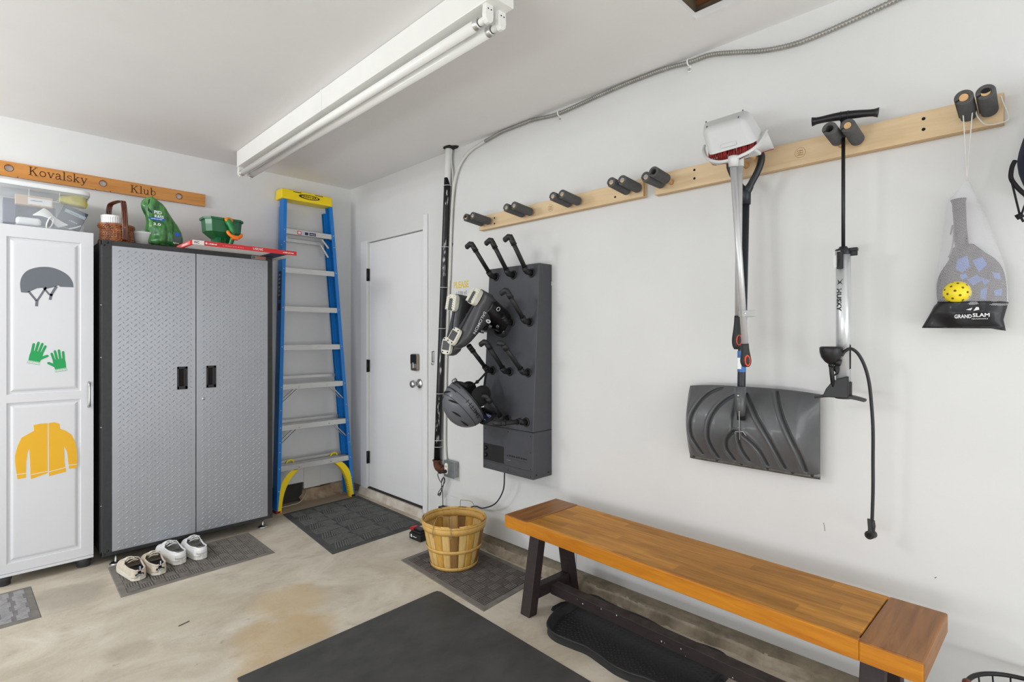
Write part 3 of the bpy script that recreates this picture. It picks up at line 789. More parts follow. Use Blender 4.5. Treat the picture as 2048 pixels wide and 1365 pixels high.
# flat red filter carton
redc = pm('red_carton', (204,46,50), 0.5, var=(6,.05)); whc = pm('carton_white', (228,224,220), 0.55); navy_c = pm('carton_dark_panel', (52,56,84), .5); pnk = pm('carton_pink', (226,120,118), .5)
fx0, fx1, fy0, fy1 = -1.398, -0.760, -0.655, -0.155
g = thing('filter_carton', 'flat red and white cardboard carton overhanging the front edge of the steel cabinet', 'box', ((fx0+fx1)/2, (fy0+fy1)/2, GT))
RM = T((fx0+fx1)/2, (fy0+fy1)/2, GT) @ RZ(0.02) @ RX(0.0)
w2, d2 = (fx1-fx0)/2, (fy1-fy0)/2
b = MB(); b.box(-w2, w2, -d2, d2, .001, .029, redc, RM)
b.build('carton', redc, g, bevel=.001)
b = MB(); Mf = RM @ frame((-w2, -d2-.0003, .001), (1,0,0), (0,0,1), (0,-1,0))
b.box(.002,.066,.001,.027,0,.0006,whc,Mf); b.text('WC', .020, black_p, Mf @ T(.010,.007,0), h=.001, width=.030, weight=.02)
b.build('white_panel', whc, g); b = MB(); b.prism(el(.078,.014,.006,.006,0,342,19),.0006,whc,Mf); b.dashes(.05, .009, 6, whc, Mf @ T(.090,.009,0), h=.0008)
b.dashes(.13, .006, 9, pnk, Mf @ T(.17,.009,0), h=.0008)
b.text('20/25/1', .018, whc, Mf @ T(.414,.021,0) @ RZ(PI), h=.0008, width=.062, weight=.02)
b.dashes(.075, .008, 9, whc, Mf @ T(.545,.009,0), h=.0008)
b.build('front_print', whc, g)
b = MB(); b.box(-w2+.01, w2*.45, -d2+.004, d2-.01, 0.0003, .001, whc, RM); b.box(w2*.47, w2*.80, -d2+.004, d2-.01, 0.0003, .001, navy_c, RM); b.box(w2*.81, w2-.003, -d2+.004, d2-.01, 0.0003, .001, whc, RM)  # pale and dark navy panels across the carton's underside
b.build('underside_panels', whc, g)
Ml = RM @ frame((-w2-.0003, d2, .001), (0,-1,0), (0,0,1), (-1,0,0))
b = MB(); b.box(.02,.46,.004,.024,0,.0005,pnk,Ml); b.dashes(.12, .011, 7, whc, Ml @ T(.30,.008,0), h=.001); b.build('end_print', pnk, g)

# ------------------------------------------------------------------ clear tote on the white cabinet
clr = bpy.data.materials.new('clear_polypropylene'); clr.use_nodes = True
nt = clr.node_tree; N = nt.nodes; bb = N['Principled BSDF']; bb.inputs['Base Color'].default_value = lin((226,230,234)); bb.inputs['Roughness'].default_value = .25
tr = N.new('ShaderNodeBsdfTransparent'); tr.inputs[0].default_value = (.97,.98,.99,1); mxs = N.new('ShaderNodeMixShader'); mxs.inputs[0].default_value = .30
nt.links.new(tr.outputs[0], mxs.inputs[1]); nt.links.new(bb.outputs[0], mxs.inputs[2]); nt.links.new(mxs.outputs[0], N['Material Output'].inputs[0])
tx0, tx1, ty0, ty1, tz0 = -2.30, -1.853, -0.365, -0.05, 1.917
g = thing('storage_tote', 'clear plastic storage tote with a white lid on top of the white cabinet', 'tote', (-2.07, -0.2, tz0))
b = MB(); cxm, cym = (tx0+tx1)/2, (ty0+ty1)/2; w2, d2 = (tx1-tx0)/2, (ty1-ty0)/2
pr = [(0,.002),(.93,.002),(.97,.006),(.985,.02),(1.0,.19),(1.03,.195),(1.06,.198),(1.06,.214),(1.045,.214)]
b.lathe([(r, z) for r, z in pr], 64, clr, T(cxm, cym, tz0), sx=w2, sy=d2, power=9)
b.build('tote_body', clr, g)
lid = pm('frosted_white_lid', (226,228,230), .35, var=(4,.02))
b = MB(); b.lathe([(0,.232),(.80,.232),(.95,.236),(1.06,.240),(1.085,.236),(1.09,.218),(1.075,.214),(1.05,.214),(.9,.222),(0,.222)], 64, lid, T(cxm, cym, tz0), sx=w2, sy=d2, power=9)
b.build('lid', lid, g)
b = MB(); M = FB(-2.105, tz0, ty0-.010)
b.box(0,.004,.150,.205,0,.004,clr,M); b.box(.128,.132,.150,.205,0,.004,clr,M); b.box(0,.132,.150,.154,0,.004,clr,M); b.build('latch_frame', clr, g)
# what lies inside the tote
cardb = pm('tan_carton', (206,182,156), .7, var=(8,.05)); paper = pm('paper_label', (236,236,236), .6); slate = pm('slate_blue_pouch', (84,92,116), .5, var=(10,.15)); teal = pm('teal_black_pack', (52,66,82), .45, var=(12,.2)); cyel = pm('yellow_cloth', (222,208,72), .8, var=(14,.1))
def tmap(px, py, y): p = ony(px, py, y); return p
def inbox(name, label, cat, m, u0, v0, u1, v1, y, d, parts=None, tilt=0.0):
    p = ony((u0+u1)/2, (v0+v1)/2, y); q0 = ony(u0, (v0+v1)/2, y); q1 = ony(u1, (v0+v1)/2, y); hh = abs(ony((u0+u1)/2, v0, y).z-ony((u0+u1)/2, v1, y).z)/2
    hw = (q1.x-q0.x)/2; M = frame(p, (1,0,0), (0,0,1), (0,-1,0)) @ RZ(tilt)
    g = thing(name, label, cat, tuple(p)); b = MB(); b.box(-hw,hw,-hh,hh,-d,0,m,M); b.build('body', m, g, bevel=.003)
    return g, M, hw, hh
zb_ = tz0+.006
g1, M, hw, hh = inbox('carton', 'small tan carton with a white shipping label inside the clear tote', 'box', cardb, 31, 392, 107, 412, -.315, .05)
b = MB(); b.box(-hw*.35, hw*.92, -hh*.75, hh*.55, .0002, .001, paper, M); b.dashes(.05, .004, 9, black_p, M @ T(-hw*.2,-.002,0), h=.0015); b.build('shipping_label', paper, g1)
g1, M, hw, hh = inbox('charger_pack', 'dark blue packet with a pale spec label leaning inside the clear tote', 'packet', teal, 118, 416, 170, 456, -.29, .035, tilt=-.38)
b = MB(); b.box(-hw*.75, hw*.95, hh*.30, hh*.62, .0002, .001, pm('pale_label',(170,184,200),.5), M); b.dashes(.05, .004, 9, navy_c, M @ T(-hw*.4,hh*.40,0), h=.0015); b.build('spec_label', paper, g1)
b = MB(); b.dashes(.04, .008, 5, pm('pale_label',(170,184,200),.5), M @ T(-hw*.1,-hh*.4,0), h=.001); b.build('printing', None, g1)
g1, M, hw, hh = inbox('blue_pouch', 'slate blue fabric pouch along the left side inside the clear tote', 'pouch', slate, 6, 396, 32, 444, -.27, .10)
g1, M, hw, hh = inbox('folded_bag', 'dark slate folded bag behind the white cable inside the clear tote', 'bag', slate, 32, 412, 112, 446, -.24, .09)
b = MB(); o2 = pix(FB(0,0,-.25), [(112,402),(120,393),(150,392),(172,398),(176,410),(172,418),(160,416),(146,408),(128,410)], 'y', -.25)
inflate(b, o2, .05, cyel, FB(0,0,-.25), 16, 14, wr=.008, ws=40)
p = ony(145, 404, -.25); tag(b.build('yellow_cloth', cyel, loc=tuple(p)), 'bright yellow folded cloth under the lid of the clear tote', 'cloth')
wc = pm('white_cable', (236,236,234), .4)
g = thing('extension_cord', 'bundled white extension cord with power strip at the bottom of the clear tote', 'cord', tuple(ony(95, 445, -.33)))
b = MB(); q = ony(58, 443, -.31); b.box(q.x-.055, q.x+.05, -.345, -.30, tz0+.012, tz0+.055, wc); b.build('power_strip', wc, g, bevel=.016, seg=4)
b = MB()
for i in range(9):
    a = ony(66+2.6*i, 430-1.6*i, -.325); m_ = ony(100+1.0*i, 437-.3*i, -.345+.004*i); c_ = ony(118+2.2*i, 455-.5*i, -.33)
    b.tube(bez([a, a.lerp(m_, .5)+V((0,0,.006)), m_, m_.lerp(c_, .5)+V((0,0,-.003)), c_], 4), .0038, 7, wc)
b.build('cable_bundle', wc, g)
b = MB(); c_ = ony(100, 446, -.352); b.tube([(c_.x+.012*math.cos(t)+.01*math.sin(t), c_.y-.004+.012*math.cos(t), c_.z+.034*math.sin(t)) for t in [i*2*PI/24 for i in range(24)]], .0036, 7, wc, closed=True)
b.tube(bez([ony(138,458,-.34), ony(150,456,-.345), ony(162,452,-.35)], 5), .0034, 7, wc); b.build('cable_loop', wc, g)

# =================================================================== STEP LADDER
lb = pm('blue_fibreglass', (22,120,200), 0.35, var=(5,.05), coat=.15); ly = pm('yellow_moulding', (242,212,24), 0.42, var=(5,.04)); lbd = pm('ladder_label', (26,36,66), .5)
g = thing('step_ladder', 'tall folded blue fibreglass step ladder with yellow top leaning on the back wall', 'ladder', (-0.42, -0.2, 0))
# local ladder plane: z up the ladder; front flange plane leans from y=-.232 (foot) to y=-.128 (top)
def LY(z): return -0.234 + 0.046*z
def LXl(z): return -0.728 + 0.0405*z + 0.0    # outer edge of the left rail
def LXr(z): return -0.092 - 0.0590*z
def rail(name, side, y_off, depth, fl, z0, z1, mat, parent, off=0.0):
    """C-channel open towards the ladder's middle"""
    X = (lambda z: LXl(z)+off) if side < 0 else (lambda z: LXr(z)-off); s_ = -side
    b = MB(); t = .004
    def slab(xa, xb, ya, yb):
        P = []
        for z in (z0, z1):
            for x, y in ((xa,ya),(xb,ya),(xb,yb),(xa,yb)): P.append((X(z)+x, LY(z)+y_off+y, z))
        if xa > xb: P = [P[1],P[0],P[3],P[2],P[5],P[4],P[7],P[6]]
        b.hexa(P, mat)
    slab(0, s_*t, 0, depth); slab(s_*t, s_*fl, 0, t); slab(s_*t, s_*fl, depth-t, depth)
    slab(-s_*.0015, 0, depth*.30, depth*.36); slab(-s_*.0015, 0, depth*.64, depth*.70)
    return b.build(name, mat, parent, bevel=.001)
rl = rail('left_rail', -1, 0, .076, .027, .012, 2.40, lb, g)
rr = rail('right_rail', 1, 0, .076, .027, .012, 2.40, lb, g)
navy_r = pm('blue_fibreglass', (22,120,200))
rail('rear_rail', -1, .082, .034, .030, .02, 2.34, lb, g, .012); rail('rear_rail', 1, .082, .034, .030, .02, 2.34, lb, g, .012)
# sticker column on the outer face of the left rail
b = MB()
for za, zc, m_ in ((1.60, 1.82, black_p),(1.52,1.575,lbd)):
    P = [(LXl(z)-.0022, LY(z)+y, z) for z in (za, zc) for y in (.014, .060)]
    b.add([P[1],P[0],P[2],P[3]], [(0,1,2,3)], m_)
for k in range(6):
    z = 1.63+.031*k; P = [(LXl(q)-.0028, LY(q)+y, q) for q in (z, z+.016) for y in (.020, .054)]
    b.add([P[1],P[0],P[2],P[3]], [(0,1,2,3)], pm('sticker_grey', (150,156,168), .5))
b.build('warning_sticker', None, rl)
# rivets
for side, par in ((-1, rl), (1, rr)):
    for z in (0.06, 0.16, 0.325, 0.45, 0.52, 0.63, 0.76, 0.935, 1.24, 1.54, 1.84, 2.05, 2.145):
        x = LXl(z)+.013 if side < 0 else LXr(z)-.013
        b = MB(); b.lathe([(0,0),(.0055,0),(.0045,.002),(0,.0028)], 10, steel, frame((x, LY(z)-.0002, z), (1,0,0), (0,0,1), (0,-1,0))); b.build('rivet', steel, par)
# steps
for i, zt in enumerate((0.342, 0.646, 0.955, 1.255, 1.553, 1.852, 2.156)):
    xa, xb = LXl(zt)+.022, LXr(zt)-.022; y = LY(zt)+.006
    b = MB(); b.box(xa-.018, xa, y-.004, y+.05, zt-.040, zt-.004, alu); b.box(xb, xb+.018, y-.004, y+.05, zt-.040, zt-.004, alu)
    b.box(xa, xb, y-.003, y, zt-.040, zt, alu); b.box(xa, xb, y, y+.072, zt-.003, zt, alu); b.box(xa, xb, y+.070, y+.073, zt-.032, zt, alu)
    for k in range(5): b.box(xa, xb, y+.006+.014*k, y+.010+.014*k, zt, zt+.0016, alu)
    st = b.build('step', alu, g, bevel=.0008)
    if i < 3:
        for x in (xa+(xb-xa)*.26, xa+(xb-xa)*.72):
            b = MB(); b.lathe([(0,0),(.007,0),(.006,.002),(0,.003)], 12, steel, frame((x, y-.003, zt-.022), (1,0,0), (0,0,1), (0,-1,0))); b.build('rivet', steel, st)
    if i in (1, 2):
        for sx_, xr_, xs_ in ((1, xa-.004, xa+.115), (-1, xb+.004, xb-.095)):
            for yy in (.004, .060):
                b = MB(); b.bar((xs_, y+yy, zt-.042), (xr_, y+yy+.004, zt-.145), .005, .016, (0,1,0), alu); b.build('diagonal_brace', alu, g, bevel=.001)
    if i == 6:
        b = MB(); M = frame((xa+(xb-xa)*.24, y-.0032, zt-.036), (1,0,0), (0,0,1), (0,-1,0))
        b.box(0,.032,0,.028,0,.0006,pm('red_label',(190,60,60),.5),M); b.box(.006,.026,.006,.022,.0006,.001,whc,M); b.box(.034,.088,.001,.026,0,.0006,pm('pale_blue_label',(176,186,200),.5),M); b.box(.060,.088,.003,.024,.0006,.001,lbd,M); b.box(.096,.150,.002,.025,0,.0006,lbd,M)
        b.dashes(.045, .006, 6, whc, M @ T(.100,.010,0), h=.0012)
        b.build('safety_label', None, st)
# spreader bars and the rear braces just under the top step
b = MB(); z = 2.085; b.box(LXl(z)+.06, LXr(z)-.07, LY(z)+.088, LY(z)+.112, z-.016, z+.012, alu); b.build('rear_crossbar', alu, g, bevel=.002)
for a, c in (((-.60,2.10),(-.645,2.02)), ((-.315,2.11),(-.265,2.04)), ((-.325,2.06),(-.270,1.965))):
    b = MB(); b.bar((a[0], LY(a[1])+.03, a[1]), (c[0], LY(c[1])+.02, c[1]), .012, .012, (0,1,0), alu); b.build('spreader_arm', alu, g, bevel=.002)
for z in (0.35, 0.66, 1.0):
    b = MB(); b.box(LXl(z)+.04, LXr(z)-.04, LY(z)+.095, LY(z)+.112, z-.012, z+.012, alu); b.build('rear_crossbar', alu, g, bevel=.002)
# yellow top cap
zt = 2.462; x0, x1 = -0.652, -0.236
b = MB(); Mc = frame(((x0+x1)/2, LY(2.42)-.012, 2.384), (1,0,0), (0,0.05,1)); w = (x1-x0)/2
def zp(b, x0, x1, y0, y1, z0, z1): b.box(x0, x1, y0, y1, z0, z1, ly)
b.hexa([(x0,LY(2.4)-.012,2.384),(x1,LY(2.4)-.012,2.384),(x1,LY(2.4)+.112,2.384),(x0,LY(2.4)+.112,2.384),(x0+.004,LY(2.4)-.004,zt),(x1-.004,LY(2.4)-.004,zt),(x1-.004,LY(2.4)+.108,zt),(x0+.004,LY(2.4)+.108,zt)], ly)
tc_ = b.build('top_cap', ly, g, bevel=.008, seg=3)
yf_ = LY(2.4)-.0135
Mc = frame(((x0+x1)/2, yf_, 2.384), (1,0,0), (0,.10,1), None)
b = MB(); M = Mc @ T(.012,.041,.0008)
b.prism(el(0,0,.085,.0185,0,350,35), .0007, black_p, M); b.prism(el(.004,0,.068,.0125,0,350,35), .0006, ly, M @ T(0,0,.0007))
b.text('WERNER', .020, black_p, M @ T(-.056,-.0065,0), h=.0018, weight=.03, width=.118)
b.build('cap_emblem', black_p, tc_)
b = MB(); b.box(-.115,-.052,.063,.068,0,.0016,black_p,Mc); b.build('cap_slot', black_p, tc_)
b = MB(); b.box(.060,.118,.066,.070,0,.0016,black_p,Mc); b.lathe([(0,0),(.004,0),(.003,.003)],10,black_p,Mc@T(.120,.067,0)); b.build('cap_slot', black_p, tc_)
# yellow curved foot braces
for s_, xa, xc, xt in ((1, LXl(.3)+.028, LXl(0)+.030, LXl(.3)+.160), (-1, LXr(.3)-.028, LXr(0)-.030, LXr(.3)-.145)):
    outer = bez([(xt, .300), ((xt*0.55+xc*.45), .235), ((xt*.20+xc*.80), .135), (xc+.004*s_, .0)], 8)
    inner = bez([(xt-.055*s_, .300), (xt*.30+xc*.70, .262), (xc+.004*s_, .19), (xc-.022*s_, .0)], 8)
    b = MB(); y0_ = -.236
    n = len(outer)
    for i in range(n-1):
        o0, o1, i0, i1 = outer[i], outer[i+1], inner[i], inner[i+1]
        P = [(i0.x, LY(i0.y)-.001, i0.y), (o0.x, LY(o0.y)-.001, o0.y), (o1.x, LY(o1.y)-.001, o1.y), (i1.x, LY(i1.y)-.001, i1.y)]
        Q = [(p[0], p[1]+.003, p[2]) for p in P]
        fl = [(o0.x, LY(o0.y)+.06, o0.y), (o1.x, LY(o1.y)+.06, o1.y)]
        b.add(P+Q, [(0,1,2,3) if s_ < 0 else (3,2,1,0), (7,6,5,4) if s_ < 0 else (4,5,6,7)], ly, None, False)
        b.add([P[1], P[2], fl[1], fl[0]], [(0,1,2,3)], ly, None, True)
    o = b.build('foot_brace', ly, g)
    md = o.modifiers.new('s', 'SOLIDIFY'); md.thickness = .002
    b = MB(); x = xt-.03*s_; b.tube([(x+.028*math.cos(t), LY(.34)+.085, .338+.026*math.sin(t)) for t in [PI*i/10 for i in range(11)]], .007, 8, ly); b.build('rear_brace_loop', ly, g)
for x in (LXl(0)+.013, LXr(0)-.013):
    b = MB(); b.box(x-.017, x+.017, LY(0)-.002, LY(0)+.07, 0, .018, black_p if x > -.4 else pm('red_rubber_foot', (120,30,30), .7)); b.build('rubber_foot', None, g, bevel=.003)

# dark folded frame wedged between the cabinet and the ladder
g = thing('folded_stand', 'slim dark folded stand squeezed between the steel cabinet and the blue ladder', 'stand', (-0.775, -0.11, 0))
nb = pm('near_black_tube', (26,30,36), .4, .3)
for a, c, r in (((-.780,-.12,0),(-.742,-.055,1.62),.0085), ((-.800,-.095,0),(-.756,-.04,1.60),.0085)):
    b = MB(); b.cyl(a, c, r, nb, 12); b.build('leg', nb, g)
b = MB(); b.box(-.772,-.730,-.066,-.036,1.575,1.635,pm('olive_clip',(66,70,52),.6)); b.build('clip', None, g, bevel=.004)

# thin grey wire lying along the floor below the ladder
b = MB(); wr_ = bez([(-.93,-.10,.006),(-.72,-.125,.006),(-.60,-.12,.006),(-.50,-.105,.010),(-.44,-.075,.05),(-.41,-.03,.078)], 8)
b.tube(wr_, .0038, 7, pm('pale_grey_wire', (176,170,158), .6)); tag(b.build('loose_wire', None, loc=tuple(wr_[8])), 'thin pale wire trailing along the floor behind the ladder feet', 'wire')

# =================================================================== PIPE, CONDUIT, OUTLET
pipe_m = pm('tarred_pipe', (30,30,36), 0.35, var=(30,.3), col2=(18,18,20)); drip = pm('paint_drips', (206,206,204), .5); tie = pm('white_tie', (226,226,222), .5); rust = pm('rusty_iron', (104,60,38), .75, var=(30,.4), col2=(70,44,32), bump=(80,.6))
def PY(z): return -1.272 - 0.0600*(z-.43)
g = thing('black_pipe', 'black drain pipe spotted with white paint running from ceiling to the outlet box', 'pipe', (-0.035, -1.33, .4))
b = MB(); px_ = -.036; pr_ = .0225
b.tube([(px_, PY(z), z) for z in (.455, 1.0, 1.6, 2.2, 2.40)], pr_, 18, pipe_m)
b.build('pipe_body', pipe_m, g)
b = MB()
def top_paint(a, c):
    ang = 2*PI*a; z = 2.40+.198*c-.06*max(0, math.sin(ang+2.2))*(1-c)
    y = PY(z); return (px_+(pr_+.0006)*math.cos(ang), y+(pr_+.0006)*math.sin(ang), z)
b.grid(top_paint, 24, 6, paint_w, wrapu=True); b.build('painted_top', paint_w, g)
random.seed(11)
b = MB()
for (z0, z1, a0) in ((2.28,2.32,PI*1.25),(2.22,2.25,PI*1.3),(1.90,1.96,PI*1.25),(1.84,1.90,PI*1.28),(1.78,1.86,PI*1.22),(1.74,1.79,PI*1.3),(.80,.90,PI*1.2),(.72,.80,PI*1.25),(.66,.74,PI*1.1),(.60,.62,PI*1.3),(1.16,1.19,PI*1.2),(1.08,1.1,PI*1.3)):
    for q in range(4):
        z = z0+(z1-z0)*random.random(); a = a0+random.uniform(-.35,.35); w_ = random.uniform(.04,.12); l_ = random.uniform(.008,.03)
        vs = [(px_+(pr_+.0008)*math.cos(a+dw*w_), PY(z+dz*l_)+(pr_+.0008)*math.sin(a+dw*w_), z+dz*l_) for dw, dz in ((-1,-.3),(0,-1),(1,.1),(.2,1))]
        b.add(vs, [(3,2,1,0)], drip)
b.build('paint_spots', drip, g)
for z in (2.345, 1.93, 1.655, 1.375, .925, .600, .555):
    b = MB(); b.ring((px_+.001, PY(z)-.006, z), pr_+.0085, .0016, (0,0,1), tie, 20, 5); b.build('cable_tie', tie, g)
b = MB(); b.tube(bez([(px_,PY(.46),.462),(px_,PY(.43)-.001,.430),(px_,PY(.4)-.022,.406),(px_,-1.335,.402)],5), .025, 16, rust)
b.ring((px_,PY(.46),.456), .027, .006, (0,0,1), rust, 20, 8); b.ring((px_,-1.318,.402), .026, .006, (0,1,0), rust, 20, 8); b.cyl((px_,-1.33,.402),(px_,-1.365,.405),.020,rust,14)
b.build('rusty_elbow', rust, g)
hole_m = pm('torn_hole', (40,36,32), .95, var=(30,.3))
b = MB(); random.seed(3); pts = [(-.045+.050*math.cos(2*PI*k/18)*random.uniform(.7,1.1), -1.435+.062*math.sin(2*PI*k/18)*random.uniform(.7,1.15)) for k in range(18)]
pts = [(min(-.001, p[0]), p[1]) for p in pts]
b.add([(p[0], p[1], H-.0012) for p in pts], [tuple(range(17, -1, -1))]); struct(b, 'trim_9', hole_m)

con = pm('galvanised_conduit', (158,156,150), 0.4, .6, var=(12,.1)); conw = pm('overpainted_conduit', (206,205,200), .55, var=(10,.04))
g = thing('flexible_conduit', 'ribbed grey metal conduit clipped along the top of the right wall', 'conduit', (-0.02, -2.3, 2.5))
cp = [(-.016,-1.355,.44),(-.014,-1.335,.62),(-.014,-1.352,1.2),(-.014,-1.385,1.75),(-.016,-1.405,2.05),(-.018,-1.425,2.26),(-.020,-1.452,2.38),(-.020,-1.505,2.470),(-.018,-1.60,2.535),(-.016,-1.75,2.565)]
cc = [(p[0], p[1], p[2]) for p in cp]
b = MB(); pts = bez(cc, 14); b.tube(pts, .0095, 10, conw); b.build('painted_length', conw, g)
path2 = [(-.016,-1.75,2.565)]+[tuple(onx(u, v, -.016)) for u, v in ((1030,250),(1075,238),(1118,227),(1200,190),(1270,160),(1330,138),(1377,125),(1420,110),(1470,105),(1530,101),(1590,88),(1640,69),(1690,47),(1740,24),(1800,-4),(1840,-24))]
pp = [V((q.x, q.y, min(q.z, 2.584))) for q in bez(path2, 6)]; tot = sum((pp[i+1]-pp[i]).length for i in range(len(pp)-1)); step = .0028; out = []; rr_ = []; d = 0; acc = 0; i = 0
while i < len(pp)-1:
    sl = (pp[i+1]-pp[i]).length
    while d <= acc+sl: out.append(pp[i].lerp(pp[i+1], (d-acc)/sl)); rr_.append(.0098+.0014*math.cos(2*PI*d/.0112)); d += step
    acc += sl; i += 1
b = MB(); b.tube(out, rr_, 8, con); b.build('ribbed_length', con, g)
for u, v in ((1118,227),(1377,125)):
    p = onx(u, v, -.016); b = MB(); b.tube([(-.016+.0135*math.cos(t), p.y, p.z+.0135*math.sin(t)) for t in [2*PI*k/14 for k in range(15)]], .0035, 6, metal_w)
    b.box(-.005,-.001,p.y-.008,p.y+.008,p.z-.040,p.z-.010,metal_w); b.cyl((-.005,p.y,p.z-.028),(-.009,p.y,p.z-.028),.006,steel,10); b.build('strap_clip', metal_w, g)
b = MB(); b.tube(bez([(-.03,-1.43,2.59),(-.022,-1.415,2.52),(-.018,-1.425,2.42),(-.014,-1.418,2.30),(-.012,-1.405,2.0),(-.012,-1.39,1.7)], 8), .0045, 8, conw)
tag(b.build('painted_cable', conw, loc=(-.012,-1.41,2.3)), 'thin white painted cable dropping from the ceiling hole beside the black pipe', 'cable')
# torn foam strip stuck to the wall
b = MB(); o2 = pix(FR(0,0,-.001), [(900,473),(903,471),(905,476),(903,482),(906,488),(904,495),(901,498),(899,494),(900,485)], 'x', -.001); b.prism(o2, .006, hole_m, FR(0,0,-.001))
p = onx(902,485,0); tag(b.build('wall_scrap', hole_m, loc=tuple(p)), 'small torn dark scrap on the wall right beside the black pipe', 'scrap')
# surface outlet box
galv = pm('galvanised_box', (150,154,156), 0.42, .7, var=(20,.12)); ivory = pm('ivory_receptacle', (232,228,214), .45)
g = thing('outlet_box', 'grey metal surface outlet box with one plug in it below the black pipe', 'outlet', (-.03, -1.42, .42))
M = FR(-1.365, .368, -.001); b = MB(); b.box(0,.105,0,.105,0,.040,galv,M); b.build('box_body', galv, g, bevel=.004)
b = MB(); b.box(-.004,.110,-.004,.109,.040,.044,galv,M); b.box(.052,.098,.006,.100,.044,.047,galv,M); b.build('cover_plate', galv, g, bevel=.002)
b = MB(); b.prism([(.012+p[0]*.030,.016+p[1]*.074) for p in ((0,.1),(.2,0),(.8,0),(1,.1),(1,.9),(.8,1),(.2,1),(0,.9))], .005, ivory, M @ T(0,0,.044))
b.box(.022,.025,.062,.074,.049,.0497,dark_gap,M); b.box(.030,.033,.062,.074,.049,.0497,dark_gap,M); b.build('receptacle', None, g)
cordm = pm('black_cord', (26,26,28), .5)
g = thing('power_adapter', 'black charger cord plugged into the outlet box with its slack looped', 'cord', (-.05, -1.345, .17))
q = M @ V((.027,.036,.049)); b = MB(); b.tube([q+V((.002,0,0)), q+V((-.018,0,0)), q+V((-.030,.016,-.004)), q+V((-.030,.040,-.012))], [.012,.012,.009,.005], 12, cordm); b.build('plug', cordm, g)
b = MB(); e_ = q+V((-.030,.040,-.012))
lp = [e_, e_+V((0,.012,-.02)), V((-.055,-1.345,.32)), V((-.05,-1.365,.36)), V((-.045,-1.375,.33)), V((-.05,-1.340,.28)), V((-.05,-1.305,.235)), V((-.045,-1.318,.220)), V((-.05,-1.342,.265)), V((-.055,-1.352,.34)), V((-.05,-1.372,.345)), V((-.045,-1.340,.26)), V((-.05,-1.300,.225)), V((-.045,-1.320,.232)), V((-.04,-1.338,.26)), V((-.04,-1.343,.20)), V((-.04,-1.345,.150))]
b.tube(bez(lp, 5), .0026, 7, cordm); b.build('cable', cordm, g)
b = MB(); b.box(-.062,-.018,-1.378,-1.320,.085,.152,cordm); b.build('power_brick', cordm, g, bevel=.004)
# bracket beside the door
g = thing('wall_bracket', 'small white metal catch bracket on the wall between the door and the black pipe', 'bracket', (-.002,-1.18,1.17))
M = FR(-1.158,1.130,-.001); b = MB(); b.box(0,.030,0,.092,0,.003,metal_w,M); b.build('plate', metal_w, g, bevel=.001)
b = MB(); b.tube([M@V(p) for p in ((.030,.008,.0),(.034,.008,.016),(.034,.084,.016),(.030,.084,.0))], .0035, 8, pm('tarnished_bar',(104,104,104),.4,.6)); b.tube(bez([M@V((.006,.004,.002)), M@V((.016,-.012,.006)), M@V((.032,-.004,.004))],6), .003, 8, steel); b.build('catch_bar', None, g)

# =================================================================== CEILING LIGHT
tube_m = pm('fluorescent_glass', (236,236,232), 0.16, var=(3,.01), coat=.4); tubeend = pm('blackened_tube_end', (120,118,112), .3)
g = thing('strip_light', 'long white two-tube fluorescent strip light fixed to the ceiling, switched off', 'lamp', (-1.0, -1.6, H))
RL = T(-.985, -.335, 0) @ RZ(-0.0085)       # local: x across, -y along the fixture
b = MB(); b.hexa([RL@V(p) for p in ((-.052,-2.60,H-.108),(.052,-2.60,H-.108),(.052,0,H-.108),(-.052,0,H-.108),(-.052,-2.60,H-.001),(.052,-2.60,H-.001),(.052,0,H-.001),(-.052,0,H-.001))], metal_w)
b.build('housing', metal_w, g, bevel=.003)
b = MB(); b.hexa([RL@V(p) for p in ((-.054,-1.30,H-.1095),(.054,-1.30,H-.1095),(.054,-1.285,H-.1095),(-.054,-1.285,H-.1095),(-.054,-1.30,H-.001),(.054,-1.30,H-.001),(.054,-1.285,H-.001),(-.054,-1.285,H-.001))], metal_w)
b.build('joint_cover', metal_w, g)
zt_ = H-.152
for dx in (-.028, .034):
    b = MB(); b.tube([RL@V((dx,-.03,zt_)), RL@V((dx,-2.50,zt_))], .0190, 24, tube_m)
    t_ = b.build('fluorescent_tube', tube_m, g)
    for y in (-.030, -2.485):
        b = MB(); M = frame(RL@V((dx,y,zt_)), (1,0,0), (0,0,1), (0,-1,0)); b.lathe([(0,0),(.0195,0),(.0198,.001),(.0198,.016),(0,.016)] if y > -1 else [(.0198,0),(.0198,.018),(.017,.021),(0,.021)], 24, alu, M); b.build('end_cap', alu, t_)
    b = MB(); M = frame(RL@V((dx,-2.506,zt_)), (1,0,0), (0,0,1), (0,-1,0)); b.lathe([(.0135,0),(.0135,.001),(0,.0012)], 20, dark_gap, M); b.build('end_gasket', dark_gap, t_)
    for y, s_ in ((-.004, 1), (-2.550, -1)):
        b = MB(); M = RL @ T(dx, y, 0)
        pts = [(-.016,H-.10),(.016,H-.10),(.019,H-.145),(.016,H-.162),(.006,H-.172),(-.006,H-.172),(-.016,H-.162),(-.019,H-.145)]
        Mf = M @ frame((0,0,0),(1,0,0),(0,0,1),(0,-1,0))
        b.prism(pts, .020, metal_w, Mf @ T(0,0,-.010)); 
        b.cyl(M@V((0,0,zt_)), M@V((0,.042 if s_ < 0 else -.030,zt_)), .0125, metal_w, 16)
        so = b.build('lamp_holder', metal_w, g, bevel=.002)
        if s_ < 0:
            for hx_ in (-.007,.007):
                b = MB(); b.cyl(M@V((hx_,-.0105,H-.125)), M@V((hx_,-.0112,H-.125)), .0026, dark_gap, 10); b.build('wire_hole', dark_gap, so)

